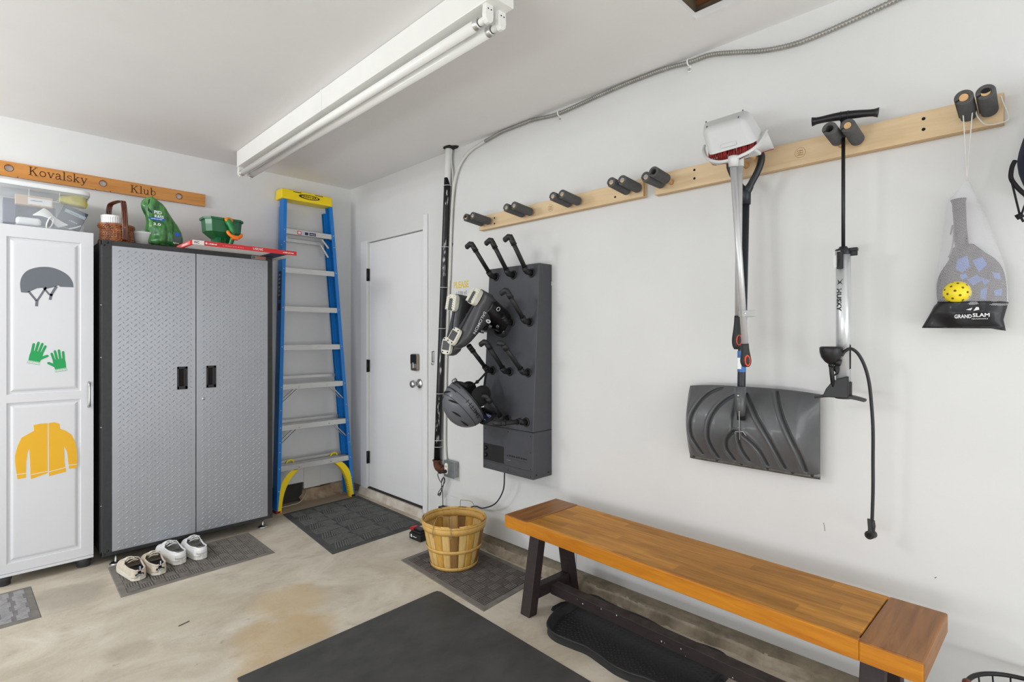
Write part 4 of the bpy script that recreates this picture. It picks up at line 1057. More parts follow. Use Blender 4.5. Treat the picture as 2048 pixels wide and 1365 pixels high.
# =================================================================== PEG RACKS
ply = wood('birch_plywood', (224,200,164), (206,178,138), 'Y', 0.6, 0.55); plyb = wood('birch_plywood_edge', (190,158,116), (160,124,84), 'Y', 1.5, 0.7)
dowel = pm('beech_dowel', (206,166,118), .6, var=(20,.08)); dowel_end = pm('grey_dowel_end', (150,150,150), .7); stamp = pm('branded_stamp', (150,112,70), .7)
def rack(y0, y1, z0, z1, label, pegs, stamp_y, screws):
    g = thing('peg_rack', label, 'rack', (0, (y0+y1)/2, z0), 'plywood peg racks on the right wall')
    b = MB(); b.box(-.019, -.001, y1, y0, z0, z1, ply); b.box(-.038, -.019, y1, y0, z0, z1, ply); b.build('board', ply, g, bevel=.002)
    b = MB(); b.box(-.0365, -.020, y1-.0004, y1, z0+.002, z1-.002, plyb); b.box(-.0365, -.0335, y1, y0, z0-.0004, z0, plyb); b.box(-.022, -.0165, y1, y0, z0-.0004, z0, plyb); b.box(-.008, -.004, y1, y0, z0-.0004, z0, plyb)
    b.build('edge_plies', plyb, g)
    for y, z in screws:
        b = MB(); b.lathe([(.0055,0),(.0055,.0006),(0,.0008)], 12, dark_gap, FR(y, z, -.038)); b.build('screw_hole', dark_gap, g)
    M = FR(stamp_y, (z0+z1)/2, -.038); b = MB()
    b.stroke(el(0,0,.019,.019,0,350,28), .0012, .0005, stamp, M, closed=True)
    for k in range(3): b.dashes(.024, .004, 4+k, stamp, M @ T(-.012,.006-.008*k,0), h=.0005)
    b.build('round_stamp', stamp, g)
    for y, foamed, endcol, wonk in pegs:
        zc = (z0+z1)/2-.006
        a = V((-.036, y, zc)); d = V((-.985, 0, .10 if wonk == 0 else wonk)).normalized(); L = .155
        b = MB(); b.cyl(a, a+d*(L if foamed != 2 else L-.02), .0115, dowel, 16)
        if endcol: b.lathe([(.0112,0),(0,.0006)], 16, endcol, frame(a+d*(L if foamed != 2 else L-.02), (0,-1,0), (0,0,1), (-1,0,.08)))
        p = b.build('peg', dowel, g)
        if foamed:
            s0, s1 = (.020, L+.002) if foamed == 1 else (.055, L+.012)
            b = MB(); M = frame(a+d*s0, (0,-1,0), d.cross(V((0,-1,0)))*1, d); ln = s1-s0
            M = d.to_track_quat('Z', 'Y').to_matrix().to_4x4(); M.translation = a+d*s0
            # slit tube: wall of foam round the dowel, open along one narrow cut
            vs = []; fs = []; n = 26; gap = .30
            for zz in (0, ln):
                for k in range(n+1):
                    t = PI*1.15+gap/2+(2*PI-gap)*k/n
                    vs.append((.0235*math.cos(t), .0235*math.sin(t), zz)); vs.append((.0125*math.cos(t), .0125*math.sin(t), zz))
            m_ = 2*(n+1)
            for k in range(n):
                q = 2*k; fs += [(q, q+2, m_+q+2, m_+q), (q+1, m_+q+1, m_+q+3, q+3), (q, q+1, q+3, q+2), (m_+q, m_+q+2, m_+q+3, m_+q+1)]
            fs += [(0, m_, m_+1, 1), (2*n, 2*n+1, m_+2*n+1, m_+2*n)]
            b.add(vs, fs, foam, M); b.build('foam_sleeve', foam, p, bevel=.0025)
    return g
gry = dowel_end; blk = dark_gap
Z0, Z1 = 1.996, 2.084
rack(-1.715, -2.905, Z0, Z1, 'shorter left birch peg rack with eight grey foam pegs above the boot dryer', [(-1.765,1,blk,0),(-1.828,1,gry,0),(-2.118,1,gry,0),(-2.180,1,gry,0),(-2.463,1,gry,0),(-2.525,1,gry,0),(-2.825,1,gry,0),(-2.886,1,gry,.08)], -2.318, [(-1.86,2.055),(-1.86,2.02),(-2.745,2.022)])
Z0b, Z1b = 1.990, 2.086
rack(-2.966, -4.186, Z0b, Z1b, 'longer right birch peg rack holding the broom, snow shovel, pump and mesh bag', [(-3.010,1,gry,.02),(-3.055,2,blk,.09),(-3.395,0,None,0),(-3.452,0,None,0),(-3.742,2,blk,0),(-3.795,1,dowel,0),(-4.102,1,dowel,0),(-4.152,1,blk,0)], -3.60, [(-3.165,2.066),(-3.165,2.028),(-3.985,2.060),(-3.985,2.024)])

# =================================================================== BOOT AND GLOVE DRYER
dm = pm('charcoal_powder_coat', (70,71,76), .48, .15, var=(30,.04), bump=(200,.06)); dmd = pm('charcoal_trim', (46,47,50), .45, .2); pvc = pm('black_hose_pipe', (30,30,32), .5, var=(14,.15))
YA, YB = -1.886, -2.295; ZBm, ZSp, ZTp = .533, .793, 1.728
g = thing('boot_dryer', 'charcoal wall-mounted boot dryer with bent black drying pipes, left of the bench', 'dryer', (-.08, -2.09, ZBm))
b = MB(); b.hexa([(-.157,YB,ZSp+.001),(-.001,YB,ZSp+.001),(-.001,YA,ZSp+.001),(-.157,YA,ZSp+.001),(-.106,YB,ZTp),(-.001,YB,ZTp),(-.001,YA,ZTp),(-.106,YA,ZTp)], dm)
b.build('pipe_panel', dm, g, bevel=.003)
b = MB(); b.box(-.157, -.001, YB, YA, ZBm, ZSp-.002, dm); base = b.build('fan_housing', dm, g, bevel=.003)
b = MB(); b.box(-.156,-.001,YB-.0006,YB,ZSp-.003,ZSp+.001,dmd); b.box(-.1576,-.156,YB,YA,ZSp-.003,ZSp+.001,dmd); b.box(-.1574,-.157,YB+.002,YA-.002,ZBm+.045,ZBm+.047,dmd); b.build('seam', dmd, g)
for y, z in ((-1.905,.77),(-2.10,.775),(-2.275,.77),(-1.905,.55),(-2.10,.555),(-2.275,.59),(-2.275,.548),(-2.275,.68)):
    b = MB(); b.lathe([(0,0),(.0042,0),(.0032,.0018),(0,.0022)], 10, dmd, FR(y, z, -.157)); b.build('screw', dmd, base)
for x in (-.13, -.03):
    b = MB(); b.cyl((x,YB,.556),(x,YB-.002,.556),.0055,black_p,12); b.build('side_screw', black_p, base)
M = FR(-1.893,.586,-.157); b = MB(); b.box(0,.172,0,.098,0,.003,black_p,M); cp_ = b.build('control_panel', black_p, base, bevel=.001)
for kx, kz, r in ((.022,.072,.012),(.022,.030,.012)):
    b = MB(); b.lathe([(0,0),(r,0),(r*.9,.012),(0,.013)], 18, black_p, M @ T(kx,kz,.003)); b.box(-.0015,.0015,-r*.8,r*.8,.013,.0145,dmd,M @ T(kx,kz,.003)); b.build('knob', None, cp_)
b = MB(); b.dashes(.03, .007, 4, dmd, M @ T(.045,.066,.003), h=.0006); b.build('dial_lettering', dmd, cp_); b = MB(); b.dashes(.03, .007, 4, dmd, M @ T(.045,.026,.003), h=.0006); b.build('dial_lettering', dmd, cp_)
M = FR(-2.090,.634,-.157); b = MB(); b.dashes(.165, .011, 9, black_p, M, h=.0006); b.build('brand_lettering', black_p, base)
b = MB(); b.box(.02,.165,-.012,-.0105,0,.0004,dmd,M); b.box(.0,.03,-.022,-.0195,0,.0004,pm('badge_grey',(120,120,122),.5),M); b.build('fine_print', None, base)
lens_end = pm('grey_pipe_end', (96,96,98), .45, .3)
def fx(z): return -.157+(.051)*(min(1,max(0,(z-ZSp)/(ZTp-ZSp))))
def drypipe(y, z, tip, kind, name='drying_pipe'):
    """base collar -> short stub -> elbow -> long straight -> end fitting"""
    x = fx(z); r = .0125
    p0 = V((x+.002, y, z)); p1 = V((x-.045, y, z+.008)); tp = V(tip); d = (tp-p1).normalized()
    b = MB(); b.ring((x-.003, y, z), .021, .005, (1,0,0), pvc, 22, 8)
    b.tube([p0, V((x-.040,y,z+.004)), p1+V((-.008,0,.006)), p1+d*.022], .0162, 14, pvc)
    b.tube([p1+d*.005, tp-d*.01], r, 14, pvc)
    b.tube([tp-d*.045, tp-d*.008], .0155, 14, pvc); b.ring(tp-d*.045, .0150, .0022, d, pvc, 16, 6); b.ring(p1+d*.024, .0162, .0022, d, pvc, 16, 6)
    for q in (.45, .72):
        c = p1.lerp(tp, q); u = d.cross(V((0,1,0))).normalized()
        b.bar(c+u*(-.0118)-d*.008, c+u*(-.0118)+d*.008, .006, .003, (0,1,0), dark_gap)
    if kind == 'elbow':
        e1 = tp+V((0,.010,-.0)); e2 = tp+V((-.004,.040,-.010)); b.tube([tp-d*.012, tp+d*.004, tp+d*.006+V((0,.010,0)), e2], .0150, 14, pvc, cap=False)
        b.tube([e2+V((0,-.001,0)), e2+V((0,-.002,.0))], [.0110,.0001], 14, dark_gap)
        b.ring(e2, .0132, .0022, (0,1,-.25), pvc, 16, 6)
    elif kind == 'disc':
        nrm = (V((-.55,.75,.1))).normalized(); b.tube([tp-d*.012, tp+d*.002, tp+nrm*.028], .0155, 14, pvc); b.lathe([(.0150,0),(0,.001)], 16, lens_end, frame(tp+nrm*.0285, nrm.cross(V((0,0,1))), nrm.cross(V((0,0,1))).cross(nrm)*-1, nrm))
    else:
        b.tube([tp-d*.02, tp+d*.002], .0158, 14, pvc)
    b.build(name, pvc, g)
ys = (-1.950, -2.096, -2.240)
tips = {0: [(-.300,1.848),(-.282,1.853),(-.277,1.855)], 1: [(-.198,1.434),(-.198,1.434),(-.304,1.563)], 2: [(-.323,1.267),(-.323,1.286),(-.338,1.282)], 3: [(-.31,.975),(-.320,.988),(-.365,.862)]}
zs_ = (1.676, 1.400, 1.118, .845)
kinds = [['elbow','elbow','elbow'],['end','end','elbow'],['end','elbow','disc'],['end','elbow','disc']]
for r_ in range(4):
    for c in range(3):
        tx, tz = tips[r_][c]
        drypipe(ys[c], zs_[r_], (tx, ys[c], tz), kinds[r_][c])
b = MB(); b.cyl((-.006,-2.300,1.62),(-.001,-2.300,1.62),.012,pm('wall_anchor',(210,210,208),.5),14); b.build('mounting_tab', None, g)
cdm = pm('dark_grey_cord', (52,54,58), .5)
pts = bez([(-.10,-2.012,.53),(-.10,-2.012,.50),(-.085,-1.985,.40),(-.07,-1.90,.30),(-.045,-1.76,.235),(-.03,-1.68,.225),(-.03,-1.62,.20),(-.03,-1.56,.12),(-.03,-1.52,.075)], 8)
b = MB(); b.tube(pts, .0042, 8, cdm); b.tube([V((-.10,-2.012,.535)), V((-.10,-2.012,.518))], .009, 12, black_p); b.build('power_cord', cdm, g)

# lettering painted on the wall behind the boots
yel_t = pm('yellow_wall_vinyl', (226,200,66), .6); gry_t = pm('grey_wall_vinyl', (176,178,178), .6)
g = thing('wall_lettering', 'yellow and grey lettering stuck on the wall behind the hanging ski boots', 'sign', (-.001,-1.48,1.62))
b = MB(); b.text('PLEASE', .062, yel_t, FR(-1.412,1.648,-.0002), h=.0006, width=.155, weight=.02); b.build('yellow_word', yel_t, g)
b = MB(); b.dashes(.12, .028, 6, gry_t, FR(-1.440,1.600,-.0002), h=.0006); b.build('grey_words', gry_t, g)

# =================================================================== SKI BOOTS
shell_g = pm('boot_shell_grey', (62,63,66), .38, var=(6,.06), coat=.1); shell_b = pm('boot_cuff_black', (18,18,20), .3, coat=.25); sole_w = pm('ivory_sole', (212,210,196), .5, var=(14,.08)); sole_g = pm('sole_insert_grey', (78,80,82), .6); buck = pm('pewter_buckle', (150,152,156), .3, .7); linr = pm('boot_liner', (26,26,28), .85); decw = pm('boot_white_print', (214,214,216), .5)
def ski_boot(y, heel, toe, twist, label):
    H_ = V(heel); ax = V(toe).normalized(); L = .345; Tt = H_+ax*L   # heel -> toe
    up = V(twist); up = (up-ax*up.dot(ax)).normalized()        # sole -> cuff
    M = frame(H_, ax, up.cross(ax), up)                        # local: x heel->toe, y across, z up out of the sole
    L = (Tt-H_).length
    g = thing('ski_boot', label, 'ski boot', tuple(M @ V((L*.45, 0, .08))), 'ski boots hung on the dryer')
    # lower shell
    secs = [(-.004,.020,.030,.075),(.010,.034,.034,.105),(.05,.037,.036,.125),(.10,.036,.036,.135),(.15,.041,.036,.115),(.20,.048,.036,.090),(.245,.049,.033,.074),(.280,.042,.030,.060),(.302,.026,.026,.046),(.310,.008,.03,.036)]
    k = L/.305; M = M @ Matrix.Diagonal((1,1.14,1.10,1))
    def fn(a, c):
        t = c*(len(secs)-1); i = min(len(secs)-2, int(t)); f = t-i
        x, w, _, h = [secs[i][q]*(1-f)+secs[i+1][q]*f for q in range(4)]
        t_ = 2*PI*a; cc, ss = math.cos(t_), math.sin(t_)
        yy = math.copysign(abs(cc)**.75, cc)*w; zz = h*.5+math.copysign(abs(ss)**.8, ss)*h*.5
        return (x*k, yy, zz+.004)
    b = MB(); b.grid(fn, 32, 36, shell_g, M, True, True); sh = b.build('lower_shell', shell_g, g)
    # cuff: ellipses climbing from the ankle, leaning forward
    cs = [(.060,.044,.062,.070),(.066,.047,.066,.110),(.074,.048,.066,.150),(.088,.050,.068,.200),(.104,.053,.072,.245),(.116,.055,.074,.275)]
    def cf(a, c):
        t = c*(len(cs)-1); i = min(len(cs)-2, int(t)); f = t-i
        x, w, l, z = [cs[i][q]*(1-f)+cs[i+1][q]*f for q in range(4)]
        cc, ss = math.cos(2*PI*a), math.sin(2*PI*a)
        return (x+cc*l*(1.0 if cc > 0 else .9), ss*w, z)
    b = MB(); b.grid(cf, 32, 20, shell_b, M, True, True); o = b.build('cuff', shell_b, g); md = o.modifiers.new('s','SOLIDIFY'); md.thickness = .004
    b = MB(); b.grid(lambda a, c: ((.112+.010*c)+math.cos(2*PI*a)*(.066-.006*c), math.sin(2*PI*a)*(.048-.005*c), .262+.040*c), 28, 4, linr, M, True, True)
    b.lathe([(0,0),(.9,0)], 28, linr, M @ T(.108,0,.250) @ Matrix.Diagonal((.066,.048,1,1))); b.build('liner', linr, g)
    # tongue bulge over the instep
    b = MB(); b.grid(lambda a, c: (.118+.062*(1-c)+.012*c, (a-.5)*2*.034, .105+.17*c+.012*math.cos((a-.5)*PI)-(.03*(1-c))), 10, 10, shell_b, M); b.build('tongue', shell_b, g, solid=.005)
    # heel pad with lugs
    def pad(name, x0, x1, w, th):
        b = MB(); n = 22; pts = []
        for i in range(n):
            t = 2*PI*i/n; cc, ss = math.cos(t), math.sin(t)
            pts.append(((x0+x1)/2+(x1-x0)/2*math.copysign(abs(cc)**.55, cc), w*math.copysign(abs(ss)**.55, ss)))
        b.prism(pts, th, sole_w, M @ T(0,0,-th)); return b
    b = pad('heel', .0, .086*k, .033, .026); hp = b.build('heel_pad', sole_w, g, bevel=.004)
    for s_ in (-1, 1):
        b = MB()
        for i in range(6):
            x = .010+.0125*i; b.hexa([M@V(p) for p in ((x,s_*.012,-.032),(x+.010,s_*.012,-.032),(x+.018,s_*.033,-.031),(x+.006,s_*.033,-.031),(x,s_*.012,-.024),(x+.0125,s_*.012,-.024),(x+.0205,s_*.033,-.024),(x+.004,s_*.033,-.024))], sole_w)
        b.build('heel_tread', sole_w, hp, bevel=.0012)
    b = MB(); b.prism([(.030,-.010),(.094,-.012),(.094,.012),(.030,.010),(.024,0)], .004, sole_g, M @ T(0,0,-.0315)); b.build('heel_insert', sole_g, hp, bevel=.001)
    b = pad('toe', .218*k, .306*k, .033, .020); tp = b.build('toe_pad', sole_w, g, bevel=.004)
    b = MB(); b.prism([(.238*k,-.024),(.284*k,-.024),(.284*k,.024),(.238*k,.024)], .0015, sole_g, M @ T(0,0,-.0215)); b.build('toe_insert', sole_g, tp)
    for xx in (.228, .294):
        for s_ in (-1, 1):
            b = MB(); b.lathe([(.0045,0),(.0045,.0008),(0,.001)], 10, dark_gap, M @ T(xx*k, s_*.018, -.0202) @ RX(PI)); b.build('sole_screw', dark_gap, tp)
    b = MB(); b.prism([(.088*k,-.006),(.216*k,-.003),(.216*k,.003),(.088*k,.006)], .0016, dmd, M @ T(0,0,.0005)); b.build('sole_rib', dmd, sh)
    # buckles across the instep and cuff
    for x, z, w in ((.205,.092,.040),(.160,.122,.038),(.140,.160,.044),(.152,.215,.046)):
        b = MB(); P = [M@V((x+.004*math.cos(t), w*math.sin(t)*1.12, z+.020*math.cos(t))) for t in [(-1.35+2.7*i/14) for i in range(15)]]
        b.tube(P, .0055, 6, shell_b); b.build('strap', shell_b, g)
        for s_ in (1, -1):
            b = MB(); MM = M @ T(x-.004, s_*w*1.02, z+.004) @ RX(-s_*1.0); b.tube(cbez([MM@V(p) for p in ((-.006,-.014,.004),(.006,-.014,.004),(.007,.016,.004),(-.007,.016,.004))],4), .0022, 6, buck, closed=True)
            b.box(-.008,.008,.012,.026,0,.006,buck,MM); b.build('buckle', buck, g)
    b = MB(); P = [M@V((.108+.071*math.cos(t), .053*math.sin(t), .238)) for t in [2*PI*i/36 for i in range(36)]]
    for dz in (-.010,.0,.010): b.tube([p+(M.to_3x3()@V((0,0,dz))) for p in P], .0055, 6, pm('power_strap',(38,38,42),.8), closed=True)
    b.build('power_strap', None, g)
    for s_ in (1, -1):
        b = MB(); b.ring(M@V((.048, s_*.047, .118)), .011, .0018, M.to_3x3()@V((0,1,0)), decw, 20, 6); b.build('pivot_ring', decw, g)
        Ms = M @ frame((.235*k if s_ < 0 else .085*k, s_*.0475, .055), (-s_*-1 if s_ > 0 else -1,0,0), (0,0,1))
        Ms = M @ frame((.085*k, s_*.0490, .040), (1,0,.02), (0,-s_*.0,1)) if s_ < 0 else M @ frame((.225*k, s_*.0490, .040), (-1,0,.02), (0,0,1))
        b = MB(); b.text('SALOMON', .026, decw, Ms, h=.002, width=.135, weight=.01); b.build('side_lettering', decw, sh)
        b = MB(); b.prism(el(0,0,.010,.013,0,340,17), .002, decw, M @ frame((.135, s_*.043, .100), (-s_,0,0), (0,s_*.4,1))); b.prism(el(0,0,.0045,.007,0,340,17), .003, shell_b, M @ frame((.135, s_*.043, .100), (-s_,0,0), (0,s_*.4,1))); b.build('round_emblem', None, g)
    b = MB(); b.tube([M@V(p) for p in ((.02,.040,.10),(.05,.046,.082),(.10,.045,.085),(.13,.044,.075),(.20,.052,.064))], .0012, 5, decw); b.build('edge_piping', decw, sh)
    return g
ski_boot(-2.05, onx(962,580,-.335), (-.33,.33,-.88), (.78,.0,-.29), 'nearer black and grey ski boot hanging sole outward on the middle dryer pipe')
ski_boot(-1.93, onx(912,590,-.365), (-.10,.10,-.99), (.85,.10,-.08), 'farther black and grey ski boot, partly behind the other boot beside the black pipe')

# =================================================================== HELMET
hm = pm('matte_grey_helmet', (92,94,100), .40, var=(5,.04), coat=.1); blkf = pm('black_padding', (16,16,17), .85)
hc = V((-.355, -1.955, .940)); 
# local z = crown direction (down-left, out from the wall), x = towards the brow
zc = V((-.62,.20,-.52)).normalized(); xb = V((.60,-.12,-.80)); xb = (xb-zc*xb.dot(zc)).normalized(); MH = frame(hc, xb, zc.cross(xb), zc)
g = thing('ski_helmet', 'matte grey ski helmet with black padding hung upside down on the lowest dryer pipe', 'helmet', tuple(hc))
def hs(a, c, r=1.0, lo=-.22):
    th = 2*PI*a; ph = (PI/2+.30)*(1-c)+.001
    ph = (PI*.5-lo)*(1-c)+.001
    rx, ry, rz = .142*r, .108*r, .125*r
    return (rx*math.cos(th)*math.sin(ph), ry*math.sin(th)*math.sin(ph), rz*math.cos(ph))
b = MB(); b.grid(lambda a, c: hs(a, c), 40, 18, hm, MH, True, True); o = b.build('shell', hm, g); sh = o
b = MB(); b.grid(lambda a, c: hs(a, c, .95, -.20), 36, 14, blkf, MH, True, True); b.build('inner_padding', blkf, g)
b = MB()
for k in range(48):
    pass
b.tube([MH@(V(hs(k/44, 0, 1.0))*.985) for k in range(44)], .0065, 8, pm('dark_rim',(30,30,33),.4), closed=True); b.build('rim', None, g)
for a0, th in ((.36,.50),(.47,.42),(.27,.66),(.54,.60),(.14,.62),(.70,.60),(.85,.60)):
    b = MB(); P = []
    for i in range(9):
        c = th-.14+.014*i; v = V(hs(a0+.012*i-.03, c, 1.003)); P.append(MH@v)
    b.tube(P, [.001,.003,.0045,.0055,.006,.0055,.0045,.003,.001], 6, dark_gap); b.build('vent', dark_gap, sh)
b = MB()
for c_ in (.06,.20):
    P = [MH@V(hs(dw, c_, 1.004)) for dw in (.40,.44,.48,.52,.56,.60)]; b.tube(P, .0028, 6, black_p)
b.build('vent_slider', black_p, sh)
for c_ in (.10,.30):
    b = MB(); b.tube([MH@V(hs(dw, c_+.25*(dw-.1), 1.001)) for dw in [.04+.022*k for k in range(24)]], .0018, 5, pm('dark_seam',(44,45,48),.5)); b.build('shell_seam', None, sh)
def hwarp(v):   # wrap flat lettering round the rim, right-hand side
    a = .155+v.x/.62; c = .10+v.y/.24
    return V(hs(a, c, 1.006))
b = MB(); b.text('SMITH', .034, black_p, MH, warp=hwarp, weight=.02); b.build('side_lettering', black_p, sh)
for s_ in (1, -1):
    b = MB(); b.ball((0,0,0), .050, blkf, 16, 10, MH @ T(-.010, s_*.090, -.072), (1.15,.34,1.35)); b.build('ear_pad', blkf, g)
b = MB(); b.tube(bez([MH@V((-.128,0,-.035)), MH@V((-.12,.05,-.045)), MH@V((-.10,.08,-.05))],5), .010, 8, blkf); b.tube(bez([MH@V((-.128,0,-.035)), MH@V((-.12,-.05,-.045)), MH@V((-.10,-.08,-.05))],5), .010, 8, blkf)
b.lathe([(0,0),(.017,0),(.015,.010),(0,.011)], 18, buck, MH @ T(-.145,0,-.03) @ RY(-PI/2)); b.build('fit_dial', None, g)
w_ = pm('chin_webbing', (20,20,22), .8)
tp_ = V((-.205,-1.975,1.122))
for a, s_ in ((MH@V((.02,.090,-.08)), 1), (MH@V((-.03,-.085,-.085)), -1)):
    mid = a.lerp(tp_, .45)+V((0,.012*s_,-.01)); b = MB(); b.tube(bez([a, mid, tp_+V((0,.006*s_,0))], 8), .0065, 6, w_); b.ball(tuple(mid), .011, black_p, 10, 6); b.build('chin_strap', w_, g)
b = MB(); b.tube([tp_+V((.018*math.cos(t), .0, .018*math.sin(t)+.006)) for t in [2*PI*i/16 for i in range(16)]], .0042, 6, w_, closed=True); b.build('chin_loop', w_, g)
gl = pm('mirror_blue_lens', (120,140,200), .12, .6, coat=.6)
b = MB(); gm = MH @ T(.128, 0, -.045)
b.grid(lambda a, c: (.020*math.cos((a-.5)*2.2), .085*math.sin((a-.5)*2.6), -.038+.076*c), 16, 4, gl, gm, True)
g2 = thing('snow_goggles', 'dark snow goggles with a bluish mirrored lens tucked in the helmet front', 'goggles', tuple(gm @ V((0,0,0))))
b.build('lens', gl, g2, solid=.003)
b = MB(); b.tube(cbez([gm@V((.018*math.cos(s*1.1)-.002, .086*math.sin(s*1.3), z)) for s, z in ((-1,-.038),(0,-.042),(1,-.038),(1,.036),(0,.040),(-1,.036))], 4), .009, 8, blkf, closed=True); b.build('goggle_frame', blkf, g2)

# =================================================================== BROOM AND DUSTPAN
dpw = pm('pale_grey_plastic', (206,207,206), .42, var=(4,.02)); redb = pm('red_bristle', (150,34,26), .6, var=(60,.3), col2=(110,22,18)); silv = pm('silver_pole', (206,206,208), .34, .45, var=(4,.03)); gripm = pm('charcoal_grip', (44,44,46), .6, var=(20,.08)); orr = pm('red_orange_ring', (226,74,40), .4); redl = pm('thin_red_edge', (150,50,44), .5)
g = thing('dustpan', 'pale grey upright dustpan hung upside down over the pegs, its silver pole hanging down', 'dustpan', (-.25, -3.42, 1.95))
XF, XB = -.315, -.200
ft = [onx(1403.5,259,XF), onx(1487,233,XF), onx(1511,285,XF), onx(1416,312,XF)]
bt = [onx(1402,246,XB), onx(1498,216,XB), onx(1528,262,XB), onx(1424,287,XB)]
b = MB()
def quad(b, p, q, r, s_, m=None): b.add([p, q, r, s_], [(0,1,2,3)], m)
quad(b, ft[0], ft[3], ft[2], ft[1]); quad(b, ft[0], ft[1], bt[1], bt[0]); quad(b, ft[1], ft[2], bt[2], bt[1]); quad(b, ft[3], ft[0], bt[0], bt[3]); quad(b, bt[0], bt[1], bt[2], bt[3])
# weld the corners so the bevel rounds them
vs = []; mp_ = {}
for f in b.f:
    for k in range(4):
        key = tuple(round(c, 5) for c in b.v[f[k]])
        if key not in mp_: mp_[key] = len(vs); vs.append(V(key))
        f[k] = mp_[key]
b.v = vs
o = b.build('bin', dpw, g, bevel=.024, seg=6, smooth=True)
bm_ = bmesh.new(); bm_.from_mesh(o.data); bmesh.ops.recalc_face_normals(bm_, faces=bm_.faces[:]); bm_.to_mesh(o.data); bm_.free()
o.modifiers['bevel'].harden_normals = True
nub = []
for p, q in ((ft[0], .24), (ft[1], .24), (bt[0], .24), (bt[1], .24)):
    c = (ft[0]+ft[1]+bt[0]+bt[1])/4; k = p.lerp(c, q); b = MB(); b.cyl(k+V((0,0,-.006)), k+V((0,0,.003)), .0026, pm('dark_nub',(90,90,90),.6), 8); b.build('rubber_nub', None, g)
b = MB()
rim_px = [(1409,292,-.20),(1407,304,-.24),(1417,319,-.315),(1440,324,-.335),(1466,318,-.340),(1492,307,-.335),(1509,296,-.318),(1520,284,-.285),(1528,270,-.245),(1533,261,-.215)]
rim = bez([onx(u, v, x) for u, v, x in rim_px], 5)
b.tube(rim, .0062, 8, dpw); b.build('rim', dpw, g)
low_px = [(1412,310,-.19),(1418,318,-.20),(1427,329,-.23),(1443,327,-.24),(1466,324,-.23),(1492,315,-.21),(1510,309,-.20),(1525,304,-.19),(1538,300,-.18),(1548,297,-.175)]
low = bez([onx(u, v, x) for u, v, x in low_px], 5)
b = MB(); n = len(rim)
b.add([p for p in rim]+[p for p in low], [(i, i+1, n+i+1, n+i) for i in range(n-1)], dpw, None, True); b.build('flared_lip', dpw, g, solid=.003)
b = MB(); b.tube([p+V((0,0,-.002)) for p in low], .0016, 5, redl); b.build('rubber_edge', redl, g)
b = MB(); M = frame(onx(1457,290,XF-.001), (0,-1,0), (0,.0,1), (-1,0,0)); b.prism([(-.030,-.007),(.030,-.007),(.028,.007),(-.028,.007)], .004, dpw, M); b.build('foot_plate', dpw, g, bevel=.003)
s0 = onx(1467,319,-.335); s1 = onx(1467,333,-.330); b = MB(); b.tube([s0+V((0,0,.01)), s0, s1], [.020,.019,.0165], 16, dpw); b.build('pole_socket', dpw, g)
pA0 = onx(1466,326,-.328); pA1 = onx(1490,688,-.28)
b = MB(); b.tube([pA0, pA1], .0118, 16, silv); b.build('pole', silv, g)
def grip(a, c, par, w=.017):
    a = V(a); c = V(c); d = (c-a); b = MB()
    n = 12; P = [a+d*(i/n) for i in range(n+1)]; R = [.0130,.0133,.0135,.0140,.0148,.0158,.0170,.0182,.0192,.0196,.0188,.0165,.0110]
    b.tube(P, R, 18, gripm); o = b.build('grip', gripm, par)
    k = a+d*.72; M = frame(k+V((-.0150,0,0))+V((0,.006,0)), (.45,-.9,0), tuple(-d.normalized()), None)
    M = frame(k, V((SA*-0.0+.705,-.709,0)), -d.normalized()); 
    zz = M.to_3x3() @ V((0,0,1)); M.translation = k+zz*.0135
    b = MB(); b.tube([M@V((.0085*math.cos(t), .0185*math.sin(t), .002)) for t in [2*PI*i/26 for i in range(26)]], .0028, 8, orr, closed=True); b.build('hang_hole_ring', orr, o)
    b = MB(); b.prism(el(0,0,.0072,.0165,0,348,24), .004, pm('deep_red_hole', (120,26,18), .6), M @ T(0,0,0)); b.build('hang_hole', None, o)
grip(pA1, onx(1492,734,-.275), g)
g2 = thing('broom', 'upright broom with red bristles tucked inside the dustpan, its silver pole hanging behind', 'broom', (-.22, -3.43, 1.9))
pB0 = onx(1479,318,-.245); pB1 = onx(1476,632,-.235)
b = MB(); b.tube([pB0, pB1], .0118, 16, silv); b.build('pole', silv, g2)
b = MB(); b.tube([pB0+V((0,0,.02)), pB0+V((0,0,-.03))], .016, 14, dpw); b.build('pole_socket', dpw, g2)
grip(pB1, onx(1474,699,-.235), g2)
b = MB(); random.seed(5); e0 = onx(1419,317,-.300); e1 = onx(1511,290,-.300)
ec = bez([onx(u, v, x) for u, v, x in ((1419,317,-.300),(1440,320,-.306),(1466,316,-.308),(1490,305,-.306),(1509,293,-.298))], 8)
for row in range(3):
    for i in range(24):
        t = (i+.5*(row % 2))/24*(len(ec)-1); k = int(t); p = ec[k].lerp(ec[k+1], t-k)+V((.012*row, 0, 0))
        b.tube([p+V((0,0,-.004)), p+V((random.uniform(-.003,.003), random.uniform(-.003,.003), .055-.03*t/len(ec)))], [.0044,.0036], 6, redb)
tag(b.build('bristles', redb, g2), kind='stuff')
b = MB(); c_ = (e0+e1)/2+V((.03,0,-.012)); b.box(c_.x-.035, c_.x+.03, e1.y, e0.y, c_.z-.006, c_.z+.006, dpw); b.build('head', dpw, g2, bevel=.004)
b = MB(); cl = onx(1484,628,-.275); M = frame(cl, (.705,-.709,0), (0,0,1)); b.box(-.012,.040,-.012,.012,-.004,.030,pm('grey_clip',(170,172,170),.5),M); b.cyl(M@V((-.002,0,.030)), M@V((-.002,0,.034)), .004, silv, 10); b.build('pole_clip', None, g2, bevel=.003)

